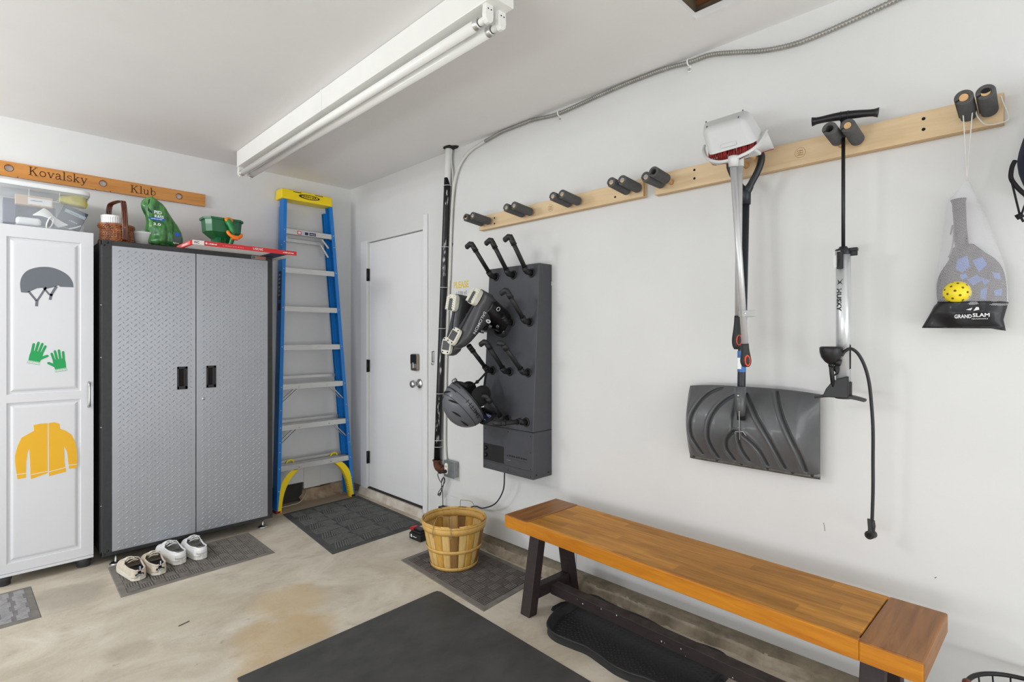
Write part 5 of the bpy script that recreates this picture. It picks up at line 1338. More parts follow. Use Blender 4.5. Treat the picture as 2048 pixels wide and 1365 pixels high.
# =================================================================== SNOW SHOVEL
sh_d = pm('dark_grey_poly', (84,85,87), .36, var=(5,.12), coat=.15); sh_b = pm('black_navy_handle', (34,36,42), .4, var=(6,.08)); wear = pm('worn_steel_strip', (112,112,110), .5, .5, var=(30,.25), bump=(90,.3)); blu = pm('blue_sticker', (62,112,178), .4, var=(30,.2))
g = thing('snow_shovel', 'dark grey ribbed snow shovel with black handle hanging from the bare pegs', 'shovel', (-.10, -3.42, 1.1))
grooves = [([(1433,778),(1412,788),(1397,806),(1385,834),(1383,868),(1390,892),(1396,909)],1),
 ([(1474,788),(1450,800),(1432,820),(1421,846),(1417,876),(1421,898),(1427,917)],1),
 ([(1468,864),(1455,878),(1451,898),(1456,912),(1460,923)],1), ([(1479,866),(1479,885),(1483,905),(1490,923)],.8), ([(1487,868),(1506,886),(1520,908),(1527,934)],1),
 ([(1486,791),(1512,830),(1536,868),(1552,905),(1562,940)],1), ([(1544,786),(1561,825),(1580,865),(1595,905),(1603,947)],1)]
XG = -.115
G2 = []
for pts, w in grooves:
    q = bez([V((onx(u, v, XG).y, onx(u, v, XG).z)) for u, v in pts], 4); G2.append((q, w))
pock = (onx(1473,805,XG), onx(1473,866,XG))
YL_, YR_, ZT_, ZB_ = -3.150, -3.672, 1.112, .782
def sdist(y, z):
    best = 9; sd = 0
    for q, w in G2:
        for i in range(len(q)-1):
            a, c = q[i], q[i+1]; e = c-a; t = max(0, min(1, ((y-a.x)*e.x+(z-a.y)*e.y)/max(e.length_squared, 1e-12)))
            d = math.hypot(y-a.x-e.x*t, z-a.y-e.y*t)
            if d < best: best = d; sd = (y-a.x)*(-e.y)-(-(z-a.y))*(e.x)*1.0; sd = (e.x*(z-a.y)-e.y*(y-a.x))
    return best, sd
def blade(a, c):
    y = YL_+(YR_-YL_)*a; sag = .012*(abs(2*a-1)**3)
    z = ZB_+(ZT_-ZB_)*c - (sag if c > .5 else 0)*(c-.5)*2
    s_ = math.sin(PI*min(1, c*.93+.03))
    x = .035+.095*s_**.8
    wing = max(0, (a-.88)/.12); wl = max(0, (.06-a)/.06)
    x -= (.085*wing**1.3+.045*wl**2)*s_
    d, sd = sdist(y, z)
    if .02 < c < .98:
        k = math.exp(-(d/.0050)**2); x -= .018*k
        k2 = math.exp(-((d-.011)/.006)**2); x += .0055*k2*(1 if sd > 0 else .3)
    if pock[1].z < z < pock[0].z+.02 and abs(y-pock[0].y) < .020: x -= .018*min(1, (.020-abs(y-pock[0].y))/.004)
    return (-x, y, z)
b = MB(); b.grid(blade, 200, 110, sh_d); o = b.build('blade', sh_d, g); md = o.modifiers.new('s','SOLIDIFY'); md.thickness = .004; md.offset = -1
b = MB(); prs = [0, 1]; b.grid(lambda a, c: (blade(a, 0)[0]-.0035+.003*abs(c-.5), blade(a, 0)[1], ZB_-.006+.024*c), 40, 2, wear); b.build('wear_strip', wear, g, solid=.003)
for a in (.04,.24,.44,.64,.82,.95):
    p = V(blade(a, 0)); b = MB(); b.lathe([(0,0),(.006,0),(.0045,.0025),(0,.0032)], 12, dmd, frame((p.x-.005, p.y, ZB_+.006), (0,-1,0), (0,0,1), (-1,0,0))); b.build('rivet', dmd, g)
# handle
yk = onx(1492,378,-.10); top = V((-.105, yk.y, 1.885)); bot = V((-.140, -3.412, .985))
b = MB(); b.tube([top, V((-.14,-3.414,1.15)), bot], .0155, 16, sh_b); sf = b.build('shaft', sh_b, g)
b = MB(); k0 = V((-.148,-3.413,1.135)); b.tube([V((-.150,-3.413,1.120)), V((-.150,-3.413,1.030)), V((-.140,-3.412,1.005))], [.021,.020,.016], 16, sh_d); b.build('blade_socket', sh_d, g)
b = MB(); b.ball((-.171,-3.413,1.085),.005,steel,10,6); b.build('socket_bolt', steel, g)
b = MB(); q0 = top.lerp(V((-.14,-3.414,1.15)), .87); q1 = top.lerp(V((-.14,-3.414,1.15)), .975); q0 = V((-.138,-3.414,1.262)); q1 = V((-.139,-3.414,1.178))
b.tube([q0, q1], .0161, 16, blu, cap=False); b.box(-.158,-.152,-3.419,-3.405,1.19,1.235,white_p); b.build('blue_sticker', blu, sf)
for pts in ([(1470,868),(1470,864),(1486,864),(1492,872)], [(1478,790),(1479,880)]):
    b = MB(); b.tube([onx(u, v, -.163 if len(pts) == 4 else -.166) for u, v in pts], .0012, 6, silv); b.build('brace_wire', silv, g)
b = MB(); hy = yk.y
zc_ = 1.925
b.tube([top+V((0,0,-.03)), top+V((0,0,.02)), V((-.105,hy,1.915))], [.0195,.0205,.018], 16, sh_b)
for s_ in (-1, 1):
    P = bez([V((-.105,hy,1.895)), V((-.105,hy+s_*.020,1.932)), V((-.105,hy+s_*.050,1.985)), V((-.108,hy+s_*.064,2.028)), V((-.110,hy+s_*.060,2.052))], 6)
    b.tube(P, [.016]*6+[.0135]*12+[.0125]*7, 14, sh_b)
b.tube([V((-.110,hy-.062,2.054)), V((-.110,hy+.062,2.054))], .014, 14, sh_b); b.build('d_grip', sh_b, g)

# =================================================================== FLOOR PUMP
pbl = pm('pump_black', (26,26,28), .42, var=(12,.1)); barrel = pm('pump_barrel', (206,208,210), .3, .45, var=(3,.03)); pg_ = pm('pump_base_grey', (58,58,60), .5, var=(12,.08))
g = thing('floor_pump', 'silver and black bicycle floor pump hanging by its handle from the foam pegs', 'pump', (-.12, -3.765, 1.1))
px = -.120; py = -3.766
hl = onx(1624,244,-.135); hr = onx(1757,225,-.105); hc_ = (hl+hr)/2
b = MB(); n = 14; P = [hl.lerp(hr, i/n)+V((0,0,.006*math.sin(PI*i/n))) for i in range(n+1)]
b.tube(P, [.0165,.0125,.0120,.0125,.0135,.0140,.0145,.0150,.0145,.0140,.0135,.0125,.0120,.0125,.0165], 16, pbl)
b.tube([hc_+V((0,0,0)), V((px,py,2.07)), V((px,py,2.03))], [.011,.010,.0075], 12, pbl)
for s_ in (-.011, .011): b.ring(hc_.lerp(hr, .0)+(hr-hl).normalized()*s_+V((0,0,.005)), .0155, .002, hr-hl, pbl, 16, 6)
b.build('handle', pbl, g)
b = MB(); b.tube([V((px,py,2.06)), V((px,py,1.62))], .0062, 12, pbl); b.build('piston_rod', pbl, g)
b = MB(); b.tube([V((px,py,1.622)), V((px,py,1.150))], .0232, 28, barrel); bar_ = b.build('barrel', barrel, g)
b = MB(); b.tube([V((px,py,1.640)), V((px,py,1.622)), V((px,py,1.560))], [.0245,.0255,.0240], 24, pbl, cap=True) if False else None
b = MB(); b.lathe([(0,.030),(.012,.030),(.016,.022),(.0255,.020),(.0262,.0),(.0235,.0)], 24, pbl, T(px,py,1.612)); b.box(px-.010,px+.010,py-.045,py-.01,1.622,1.634,pbl); b.box(px-.004,px+.004,py-.044,py-.02,1.606,1.624,pbl); b.box(px-.032,px-.022,py-.006,py+.014,1.560,1.622,pbl); b.build('barrel_cap', pbl, g, bevel=.002)
cf_ = bpy.data.materials.new('clear_film'); cf_.use_nodes = True; nt = cf_.node_tree; tr = nt.nodes.new('ShaderNodeBsdfTransparent'); mx_ = nt.nodes.new('ShaderNodeMixShader'); mx_.inputs[0].default_value = .22; nt.nodes['Principled BSDF'].inputs['Base Color'].default_value = (.8,.8,.8,1); nt.nodes['Principled BSDF'].inputs['Roughness'].default_value = .2
nt.links.new(tr.outputs[0], mx_.inputs[1]); nt.links.new(nt.nodes['Principled BSDF'].outputs[0], mx_.inputs[2]); nt.links.new(mx_.outputs[0], nt.nodes['Material Output'].inputs[0])
b = MB(); a_ = onx(1667,503,-.15); c_ = onx(1681,534,-.15); b.box(-.152,-.1505,c_.y,a_.y,c_.z,a_.z,cf_); b.build('clear_tag', cf_, g)
def cylwrap(v): # x along the axis (down), y round the barrel
    ang = PI-.10+(v.y)/.0236
    return V((px+.0240*math.cos(ang), py+.0240*math.sin(ang), 1.500-v.x))
b = MB(); b.text('HUSKY', .022, pbl, None, warp=lambda v: cylwrap(V((v.x+.008, v.y-.014, 0))), weight=.04, width=.082); b.build('brand_lettering', pbl, bar_)
b = MB(); b.add([cylwrap(V((x, y, 0))) for x, y in ((-.022,-.012),(-.012,-.008),(-.004,-.014),(-.010,-.002),(-.004,.006),(-.014,.0),(-.024,.006))], [(0,1,2,3,4,5,6)], pbl); b.build('brand_mark', pbl, bar_)
# base, legs and gauge
bz = 1.098
b = MB(); pl_ = onx(1627,791,-.14); pr2 = onx(1733,801,-.11)
b.grid(lambda a, c: (px+(c-.5)*.060*(1-.5*abs(2*a-1)**2), pl_.y+(pr2.y-pl_.y)*a, bz+.010-.012*abs(2*a-1)**2), 20, 6, pg_); b.build('foot_plate', pg_, g, solid=.010, bevel=.003)
b = MB(); pts = [(-.028,0)]+[( -.028+.060*(1-math.cos(t)), .072*math.sin(t)) for t in [PI/2*i/8 for i in range(9)]]
M = frame((px-.030, py+.060, bz+.004), (0,-1,0), (0,0,1), (-1,0,0))
b.prism([(0,0),(.012,.030),(.028,.052),(.050,.068),(.082,.078),(.082,0)], .014, pbl, M @ T(0,0,-.012)); b.prism([(-.002,0),(.010,.026),(.024,.046),(.044,.060),(.044,.0)], .012, pbl, M @ T(0,0,-.050))
b.tube([V((px,py,bz+.062)), V((px,py,bz+.0))], .027, 20, pbl); b.build('base_bracket', pbl, g, bevel=.003)
gc = onx(1662,698,-.165)
b = MB(); b.lathe([(0,-.056),(.010,-.054),(.020,-.046),(.031,-.030),(.036,-.012),(.0365,.0),(.035,.006),(.030,.008),(0,.006)], 26, pbl, T(gc.x, gc.y, gc.z)); ga = b.build('gauge_bowl', pbl, g)
b = MB(); b.tube([gc+V((-.002,0,-.054)), V((gc.x+.01,gc.y,gc.z-.09)), V((px-.02,gc.y-.004,bz+.02))], .0075, 10, pbl); b.tube([gc+V((.004,-.01,-.045)), gc+V((.006,-.030,-.050))], .012, 12, pbl); b.cyl(gc+V((-.004,.006,-.058)), gc+V((-.004,-.010,-.058)), .007, pbl, 10); b.build('gauge_post', pbl, g)
b = MB(); M = frame((px-.020, py-.026, 0), (0,-1,0), (0,0,1), (-1,0,0)); z_ = gc.z
b.grid(lambda a, c: (px-.026+.02*a, py+.030-.055*a-.012*math.sin(c*PI)*(1-a), z_-.070+.085*(.3+.7*a)*c+(-.03)*(1-a)), 8, 10, pbl); b.build('hose_bracket', pbl, g, solid=.004)
hs_ = [onx(u, v, x) for u, v, x in ((1683,712,-.16),(1690,703,-.155),(1702,698,-.15),(1716,708,-.14),(1729,732,-.13),(1738,765,-.12),(1743,810,-.11),(1746,860,-.105),(1746,920,-.10),(1746,980,-.10),(1744,1048,-.10))]
b = MB(); b.tube(bez(hs_, 8), .0055, 10, pbl); b.build('hose', pbl, g)
e_ = hs_[-1]; b = MB(); b.tube([e_+V((0,0,.012)), e_+V((0,0,-.006)), e_+V((0,.003,-.034))], [.0085,.011,.0105], 12, pbl); b.cyl(e_+V((-.016,.006,-.038)), e_+V((.014,.0,-.040)), .0145, pbl, 16); b.cyl(e_+V((-.0165,.006,-.038)), e_+V((-.0175,.006,-.038)), .0075, dark_gap, 12); b.bar(e_+V((-.010,.006,.018)), e_+V((-.013,.002,-.030)), .012, .006, (1,0,0), pbl); b.build('valve_chuck', pbl, g, bevel=.002)

# =================================================================== MESH BAG WITH PADDLE AND BALL
mesh_m = bpy.data.materials.new('white_net'); mesh_m.use_nodes = True; nt = mesh_m.node_tree; N = nt.nodes; L = nt.links
tc = N.new('ShaderNodeTexCoord'); sp_ = N.new('ShaderNodeSeparateXYZ'); L.new(tc.outputs['Object'], sp_.inputs[0])
def mt(op, a, c=None):
    n = N.new('ShaderNodeMath'); n.operation = op
    for i, q in enumerate((a, c)):
        if q is None: continue
        if isinstance(q, (int, float)): n.inputs[i].default_value = q
        else: L.new(q, n.inputs[i])
    return n.outputs[0]
su = mt('ADD', sp_.outputs[1], sp_.outputs[2]); df = mt('SUBTRACT', mt('MULTIPLY', sp_.outputs[1], 1.0), mt('MULTIPLY', sp_.outputs[2], 1.0))
pit = 2*PI/.0078
a1 = mt('MULTIPLY', mt('SINE', mt('MULTIPLY', su, pit)), mt('SINE', mt('MULTIPLY', df, pit)))
hole = mt('GREATER_THAN', mt('ABSOLUTE', a1), .20)
bb = N['Principled BSDF']; bb.inputs['Base Color'].default_value = lin((226,226,230)); bb.inputs['Roughness'].default_value = .7
tr = N.new('ShaderNodeBsdfTransparent'); ms = N.new('ShaderNodeMixShader'); L.new(hole, ms.inputs[0]); L.new(bb.outputs[0], ms.inputs[1]); L.new(tr.outputs[0], ms.inputs[2]); L.new(ms.outputs[0], N['Material Output'].inputs[0])
XM = -.055; MM = frame((XM,0,0), (0,-1,0), (0,0,1), (-1,0,0))
p0 = onx(1934,500,XM)
g = thing('mesh_bag', 'white mesh drawstring bag with black printed base hanging at the right end of the rack', 'bag', tuple(p0))
out = pix(MM, [(1875,612),(1871,590),(1872,570),(1876,545),(1880,510),(1886,475),(1891,440),(1895,404),(1912,386),(1931,360),(1938,360),(1950,385),(1966,420),(1983,462),(1998,500),(2009,530),(2014,560),(2016,590),(2017,612)], 'x', XM)
b = MB(); inflate(b, out, .034, mesh_m, MM, 50, 26, wr=.004, ws=40, prof=lambda t: (max(0, 1-t))**.6*.9+.12*min(1, (1-t)*8)); b.build('net', mesh_m, g)
blkn = pm('black_nylon', (20,21,25), .45, var=(14,.2), coat=.1)
out = pix(MM, [(1843,657),(1850,645),(1860,628),(1868,613),(1876,605),(1900,605),(1940,604),(1990,602),(2018,603),(2012,622),(2007,640),(2012,662),(1995,660),(1970,655),(1940,655),(1905,652),(1875,654)], 'x', XM-.0)
b = MB(); inflate(b, out, .038, blkn, MM, 26, 40, wr=.010, ws=22, prof=lambda t: .15+.85*min(1, t*1.6)**.7); b.build('base_panel', blkn, g)
pw = pm('white_print', (224,224,226), .5)
tl = onx(1909,637,XM-.050); b = MB(); tM = frame(tl, (0,-1,0), (0,0,1), (-1,0,0))
b.text('GRAND', .016, pw, tM, h=.004, width=.042, weight=.03); b.text('SLAM', .016, pw, tM @ T(.044,.003,0), h=.004, width=.040, weight=.03); b.text('PERFORMANCE', .0055, pw, tM @ T(.042,-.005,0), h=.004, width=.038)
b.prism([(.028,.026),(.044,.032),(.040,.024)], .001, pw, tM @ T(0,0,.004)); b.prism([(.046,.022),(.053,.034),(.059,.033),(.060,.025)], .001, pw, tM @ T(0,0,.004)); b.build('printed_lettering', pw, g)
strm = pm('white_string', (224,222,216), .7)
t_ = onx(1934,362,XM); b = MB()
for pts in ([(1926,226,-.115),(1929,270,-.09),(1934,362,XM)], [(1945,222,-.11),(1941,270,-.09),(1934,362,XM)]):
    b.tube(bez([onx(*q) for q in pts], 6), .0016, 6, strm)
b.tube(bez([onx(*q) for q in ((1926,226,-.115),(1930,215,-.07),(1945,222,-.11))], 6), .0016, 6, strm)
b.build('drawstring', strm, g)
b = MB(); b.tube(bez([onx(*q) for q in ((1957,200,-.09),(1952,215,-.09),(1955,233,-.08),(1972,249,-.06),(1998,247,-.05),(2016,240,-.045),(2016,228,-.05),(2006,205,-.07),(2001,192,-.08))], 6), .0020, 6, strm); b.build('loose_string', strm, g)
# paddle
pdk = pm('paddle_black', (34,34,38), .5, var=(10,.1)); pblu = pm('paddle_blue_print', (52,104,176), .45, var=(12,.2)); pgry = pm('paddle_grey_edge', (110,110,116), .5)
XP = -.045; PM = frame((XP,0,0), (0,-1,0), (0,0,1), (-1,0,0)); p0 = onx(1940,560,XP)
g = thing('paddle', 'black pickleball paddle with blue pattern, handle up inside the mesh bag', 'paddle', tuple(p0))
fl = pix(PM, [(1878,618),(1874,595),(1873,570),(1878,552),(1888,535),(1898,520),(1903,500),(1921,490),(1945,488),(1956,495),(1970,505),(1990,518),(2003,533),(2011,555),(2014,580),(2014,618)], 'x', XP)
b = MB(); b.prism([(p.x, p.y) for p in bez([V(q) for q in fl], 3)], .012, pdk, PM @ T(0,0,-.006)); fc = b.build('face', pdk, g, bevel=.003)
b = MB()
for pol in ([(1915,520),(1935,512),(1940,535),(1925,545),(1912,540)], [(1945,522),(1965,515),(1975,530),(1958,545)], [(1935,560),(1955,550),(1965,562),(1945,572)], [(1960,555),(1980,562),(1970,572)], [(1962,580),(1975,575),(1972,600),(1960,598)], [(1988,582),(2004,578),(2003,592),(1990,592)], [(1920,550),(1932,548),(1936,556),(1924,560)], [(1985,545),(2000,548),(2002,560),(1990,558)]):
    b.prism(pix(PM, pol, 'x', XP), .0008, pblu, PM @ T(0,0,.0062))
b.build('blue_pattern', pblu, fc)
h0 = onx(1924,505,XP); h1 = onx(1917,399,XP)
b = MB(); b.tube([h0, h0.lerp(h1,.5), h0.lerp(h1,.93), h1], [.0185,.0165,.0175,.0210], 16, pdk); b.build('handle', pdk, g)
b = MB(); b.tube(bez([onx(*q) for q in ((1901,470,-.055),(1906,450,-.06),(1907,480,-.06),(1902,505,-.06),(1897,515,-.06))], 5), .0022, 6, pgry); b.build('wrist_cord', pgry, g)
bc = onx(1914,586,-.072)
b = MB(); b.ball((0,0,0), .037, pm('yellow_ball', (236,212,40), .45, var=(5,.04)), 28, 18, T(*bc)); ball = b.build('pickleball', None, loc=tuple(bc)); tag(ball, 'yellow perforated pickleball at the bottom of the mesh bag', 'ball')
k = 0
for i in range(40):
    zz = 1-2*(i+.5)/40; th = i*2.399963; r = math.sqrt(1-zz*zz); n_ = V((r*math.cos(th), r*math.sin(th), zz))
    if n_.dot((CAM-bc).normalized()) < .05: continue
    if k >= 22: break
    k += 1
    q_ = n_.to_track_quat('Z','Y').to_matrix().to_4x4(); q_.translation = bc+n_*.0368
    b = MB(); b.lathe([(.0036,0),(.0036,.0004),(0,.0005)], 12, pm('ball_hole_dark', (110,92,20), .8), q_); o = b.build('hole', None, ball)
# =================================================================== NAVY SACK at the right edge
nv = pm('navy_fabric', (22,28,52), .75, var=(12,.15)); nvd = pm('black_webbing', (18,18,22), .8)
XN = -.13; NM = frame((XN,0,0), (0,-1,0), (0,0,1), (-1,0,0)); p0 = V((XN, -4.33, 1.85))
g = thing('navy_sack', 'dark navy drawstring sack with a black cord lock at the right edge', 'sack', tuple(p0))
b = MB(); o2 = [(4.232,1.905),(4.222,1.865),(4.218,1.835),(4.222,1.800),(4.232,1.765),(4.246,1.745),(4.30,1.70),(4.36,1.69),(4.42,1.72),(4.46,1.80),(4.46,1.92),(4.42,2.02),(4.36,2.06),(4.30,2.03),(4.25,1.95)]
inflate(b, o2, .07, nv, NM, 30, 24, wr=.02, ws=18); b.build('sack_body', nv, g)
b = MB(); b.tube(bez([onx(*q) for q in ((2030,322,-.16),(2024,335,-.165),(2022,356,-.165),(2032,372,-.165),(2046,386,-.16),(2060,396,-.15))], 6), .006, 10, nvd); b.build('gathered_mouth', nvd, g)
b = MB(); b.tube([onx(2022,358,-.17), onx(2040,432,-.17)], .0026, 6, nvd); b.tube([onx(2052,404,-.17), onx(2042,432,-.17)], .0026, 6, nvd); b.tube([onx(2040,432,-.17), onx(2047,444,-.17)], .003, 6, nvd); b.build('cord', nvd, g)
b = MB(); b.cyl(onx(2032,436,-.17), onx(2046,429,-.17), .008, nvd, 12); b.build('cord_lock', nvd, g)
b = MB(); b.tube([onx(2050,395,-.165), V((-.16,-4.34,2.02)), V((-.05,-4.36,2.07))], .004, 6, nvd); b.build('hanging_cord', nvd, g)
g = thing('wall_hook', 'small black hook carrying the navy sack just past the rack', 'hook', (-.01,-4.36,2.06))
b = MB(); b.box(-.006,-.001,-4.37,-4.35,2.03,2.10,black_p); b.tube(bez([V((-.006,-4.36,2.05)), V((-.05,-4.36,2.05)), V((-.07,-4.36,2.09))],5), .005, 8, black_p); b.build('hook_body', black_p, g)
# small scuffs on the wall paint
sc = pm('dark_scuff', (110,108,104), .8)
b = MB(); b.stroke(pix(FR(0,0,0), [(1647,1046),(1649,1053),(1650,1063)], 'x', 0), .002, .0004, sc, FR(0,0,0)); b.stroke(pix(FR(0,0,0), [(1869,1157),(1873,1155)], 'x', 0), .0025, .0004, sc, FR(0,0,0))
for pts in ([(1436,75),(1441,70)],[(1444,71),(1449,67)]): pass
struct(b, 'trim_11', sc)

# =================================================================== BENCH
bw = wood('honey_acacia', (208,146,56), (156,100,28), 'Y', 1.0, 0.5, planks=(0,.052,1,.42), coat=.0); be = wood('honey_acacia_edge', (204,134,34), (166,96,16), 'Y', .7, .42, coat=.05); bc_ = wood('breadboard_end', (160,108,56), (120,76,36), 'X', 1.0, .42, coat=.1)
esp = pm('espresso_wood', (44,34,34), .55, var=(20,.2), stretch=(4,1,4)); espd = pm('dusty_espresso', (74,66,64), .7, var=(18,.3), col2=(52,42,42), bump=(60,.3))
ang = math.radians(1.75)
BM = T(-.318, -3.232, 0) @ RZ(-ang)            # local y runs along the bench (far end = +)
g = thing('bench', 'long honey wood bench on dark espresso legs along the right wall', 'bench', (-.318, -3.232, 0))
zt, th, hl_, hw_ = .450, .060, .824, .186
b = MB(); b.box(-hw_+.0, hw_, -hl_+.155, hl_-.155, zt-th, zt, bw, BM)
o = b.build('seat_planks', bw, g, bevel=.004)
b = MB(); b.box(-hw_-.003, -hw_+.022, -hl_+.15, hl_-.150, zt-th-.001, zt-.002, be, BM); b.build('front_edge', be, g, bevel=.004)
b = MB(); b.box(hw_-.022, hw_+.003, -hl_+.15, hl_-.150, zt-th-.001, zt-.002, be, BM); b.build('back_edge', be, g, bevel=.004)
for s_ in (-1, 1):
    b = MB(); y0, y1 = (hl_-.152, hl_) if s_ > 0 else (-hl_, -hl_+.152); b.box(-hw_-.002, hw_+.002, y0, y1, zt-th-.001, zt+.0005, bc_, BM); b.build('breadboard_end', bc_, g, bevel=.005)
    b = MB(); b.box(-hw_-.004, -hw_+.010, y0+.002 if s_ < 0 else y0-.0, y1-.002, zt-th, zt-.0035, be, BM); b.build('end_cap', be, g, bevel=.003)
for s_ in (-1, 1):
    yc = s_*(hl_-.135)
    for sx_ in (-1, 1):
        P = []
        for z, xo in ((0.0, .158), (zt-th, .088)):
            x0, x1 = sorted((sx_*xo-.026*sx_*0-.026, sx_*xo+.026))
            for x, y in ((x0, yc-.030), (x1, yc-.030), (x1, yc+.030), (x0, yc+.030)): P.append(BM @ V((x, y, z)))
        b = MB(); b.hexa(P, esp); b.build('leg', esp, g, bevel=.003)
    b = MB(); b.box(-.122, .122, yc-.022, yc+.022, .066, .122, esp, BM); b.build('crosspiece', esp, g, bevel=.003)
    b = MB(); b.box(-.14, .14, yc-.030, yc+.030, zt-th-.020, zt-th-.001, esp, BM); b.build('top_rail', esp, g, bevel=.003)
b = MB(); b.box(-.026, .026, -hl_+.155, hl_-.155, .060, .110, esp, BM); st = b.build('stretcher', esp, g, bevel=.003)
b = MB(); b.box(-.024, .024, -hl_+.158, hl_-.158, .110, .1106, espd, BM); b.build('dusty_top', espd, st)
random.seed(9)
b = MB()
for i in range(11):
    y = random.uniform(-.6, .6); z = random.uniform(.066, .104); r = random.uniform(.0008, .0030)
    b.poly([(y+r*math.cos(t)*random.uniform(.6,1.4), z+r*1.3*math.sin(t)*random.uniform(.6,1.4)) for t in [2*PI*k/7 for k in range(7)]], drip, BM @ frame((-.0265,0,0),(0,-1,0),(0,0,1),(-1,0,0)), h=.0003)
b.build('paint_flecks', drip, st)

# =================================================================== FLOOR MATS
def ribmat(name, label, corners, m, mr, kind, border=.035, cell=.07, th=.006, edge=None, group=None):
    """corners: four floor points in order; ribs laid out in the mat's own plane"""
    A, B, C_, D = [V((p[0], p[1], 0)) for p in corners]
    ctr = (A+B+C_+D)/4; g = thing(name, label, 'mat', (ctr.x, ctr.y, 0), group)
    w = (B-A).length; h = (D-A).length
    def P(u, v, z): 
        p = A*(1-u/w)*(1-v/h)+B*(u/w)*(1-v/h)+C_*(u/w)*(v/h)+D*(1-u/w)*(v/h); return V((p.x, p.y, z))
    def bx_(mb, u0, u1, v0, v1, z0, z1, mm, ins=0.0):
        pts = [P(u0,v0,z0),P(u1,v0,z0),P(u1,v1,z0),P(u0,v1,z0),P(u0+ins,v0+ins,z1),P(u1-ins,v0+ins,z1),P(u1-ins,v1-ins,z1),P(u0+ins,v1-ins,z1)]
        # keep outward normals whichever way the corners run
        if (B-A).cross(D-A).z < 0: pts = [pts[1],pts[0],pts[3],pts[2],pts[5],pts[4],pts[7],pts[6]]
        mb.hexa(pts, mm)
    b = MB(); bx_(b, 0, w, 0, h, .0, th*.5, edge or m, .004); b.build('backing', edge or m, g)
    b = MB(); bx_(b, border, w-border, border, h-border, th*.5, th*.62, m)
    nu, nv = max(1, round((w-2*border)/cell)), max(1, round((h-2*border)/cell)); cu, cv = (w-2*border)/nu, (h-2*border)/nv
    for j in range(nv):
        for i in range(nu):
            u0, v0 = border+i*cu, border+j*cv
            if kind == 'basket':
                n = 5
                for k in range(n):
                    if (i+j) % 2: bx_(b, u0+cu*(k+.18)/n, u0+cu*(k+.82)/n, v0+.003, v0+cv-.003, th*.6, th, mr, .0012)
                    else: bx_(b, u0+.003, u0+cu-.003, v0+cv*(k+.18)/n, v0+cv*(k+.82)/n, th*.6, th, mr, .0012)
            elif kind == 'bars':
                n = 4
                off = .5 if j % 2 else 0
                for k in range(n):
                    v_ = v0+cv*(k+.2)/n; ua = u0+.006+cu*off*.3; bx_(b, ua, ua+cu*.70, v_, v_+cv*.42/n, th*.6, th, mr, .0012)
            elif kind == 'diag':
                # chevron cells: slanting ribs whose direction alternates
                n = 6; s_ = 1 if (i % 2 == 0) else -1
                if (i+j) % 2:
                    for k in range(7): bx_(b, u0+.002, u0+cu-.002, v0+cv*(k+.2)/7, v0+cv*(k+.75)/7, th*.6, th*.9, mr, .0012)
                    continue
                for k in range(n):
                    f0 = (k+.15)/n; f1 = (k+.70)/n; sk = .30*s_
                    q = [(f0, max(0,0)), (f1, 0), (min(1.2, f1+sk), 1), (f0+sk, 1)]
                    pts = [P(u0+cu*max(-.1,min(1.1,a)), v0+cv*(.06+.88*c), z) for z in (th*.6, th) for a, c in q]
                    if (B-A).cross(D-A).z < 0: pts = [pts[1],pts[0],pts[3],pts[2],pts[5],pts[4],pts[7],pts[6]]
                    b.hexa(pts, mr)
    b.build('ribbed_surface', mr, g)
    return g
def fl(*pts): return [onz(u, v, 0) for u, v in pts]
mt1 = pm('taupe_mat', (84,80,76), .9, var=(20,.14), bump=(120,.4)); mt1r = pm('taupe_mat_rib', (122,117,111), .95, var=(40,.16), bump=(160,.5)); 
mt2 = pm('slate_mat', (74,74,74), .95, var=(24,.16), bump=(160,.6)); mt2r = pm('slate_mat_rib', (100,100,99), .95, var=(50,.2), bump=(200,.6)); mt3 = pm('dusty_grey_mat', (120,118,120), .95, var=(22,.12), bump=(120,.5)); mt3r = pm('dusty_grey_rib', (166,164,166), .95, var=(40,.16))
mt4 = pm('brown_grey_mat', (66,61,60), .9, var=(20,.12), bump=(120,.4)); mt4r = pm('brown_grey_rib', (104,98,96), .95, var=(40,.14), bump=(160,.5))
dust = pm('dusty_mat_rim', (120,116,110), .95, var=(16,.16))
ribmat('door_mat', 'long taupe basketweave mat under the two pairs of shoes before the steel cabinet', [(-1.790,-.972),(-1.016,-.950),(-1.010,-.482),(-1.775,-.490)], mt1, mt1r, 'basket', .032, .060, .007, edge=dust)
ribmat('door_mat', 'slate grey mat with slanting ribs in front of the entry door and ladder', [(-.783,-1.223),(-.078,-1.190),(-.068,-.245),(-.700,-.275)], mt2, mt2r, 'diag', .040, .105, .008)
ribmat('door_mat', 'brownish grey basketweave mat under the bushel basket', [(-.590,-2.372),(-.118,-2.330),(-.100,-1.560),(-.540,-1.585)], mt4, mt4r, 'basket', .036, .062, .007, edge=dust)
ribmat('door_mat', 'pale dusty grey ribbed mat at the left edge below the white cabinet', [(-2.62,-.945),(-2.088,-.937),(-2.100,-.487),(-2.62,-.495)], mt3, mt3r, 'bars', .030, .062, .008, edge=dust)
rub = pm('black_rubber_mat', (58,58,58), .62, var=(5,.12), col2=(74,73,72), bump=(50,.15), stretch=(1,1.6,1))
g = thing('rubber_mat', 'large plain black rubber mat on the floor, nearest the camera', 'mat', (-1.15,-2.7,0))
b = MB(); r = .03; c0 = V((-.622,-2.055)); 
pts = [(-1.60,-2.078),(-.650,-2.052),(-.628,-2.056),(-.620,-2.078),(-.668,-3.30),(-1.66,-3.34)]
b.prism(pts, .009, rub); b.build('sheet', rub, g, bevel=.0025)
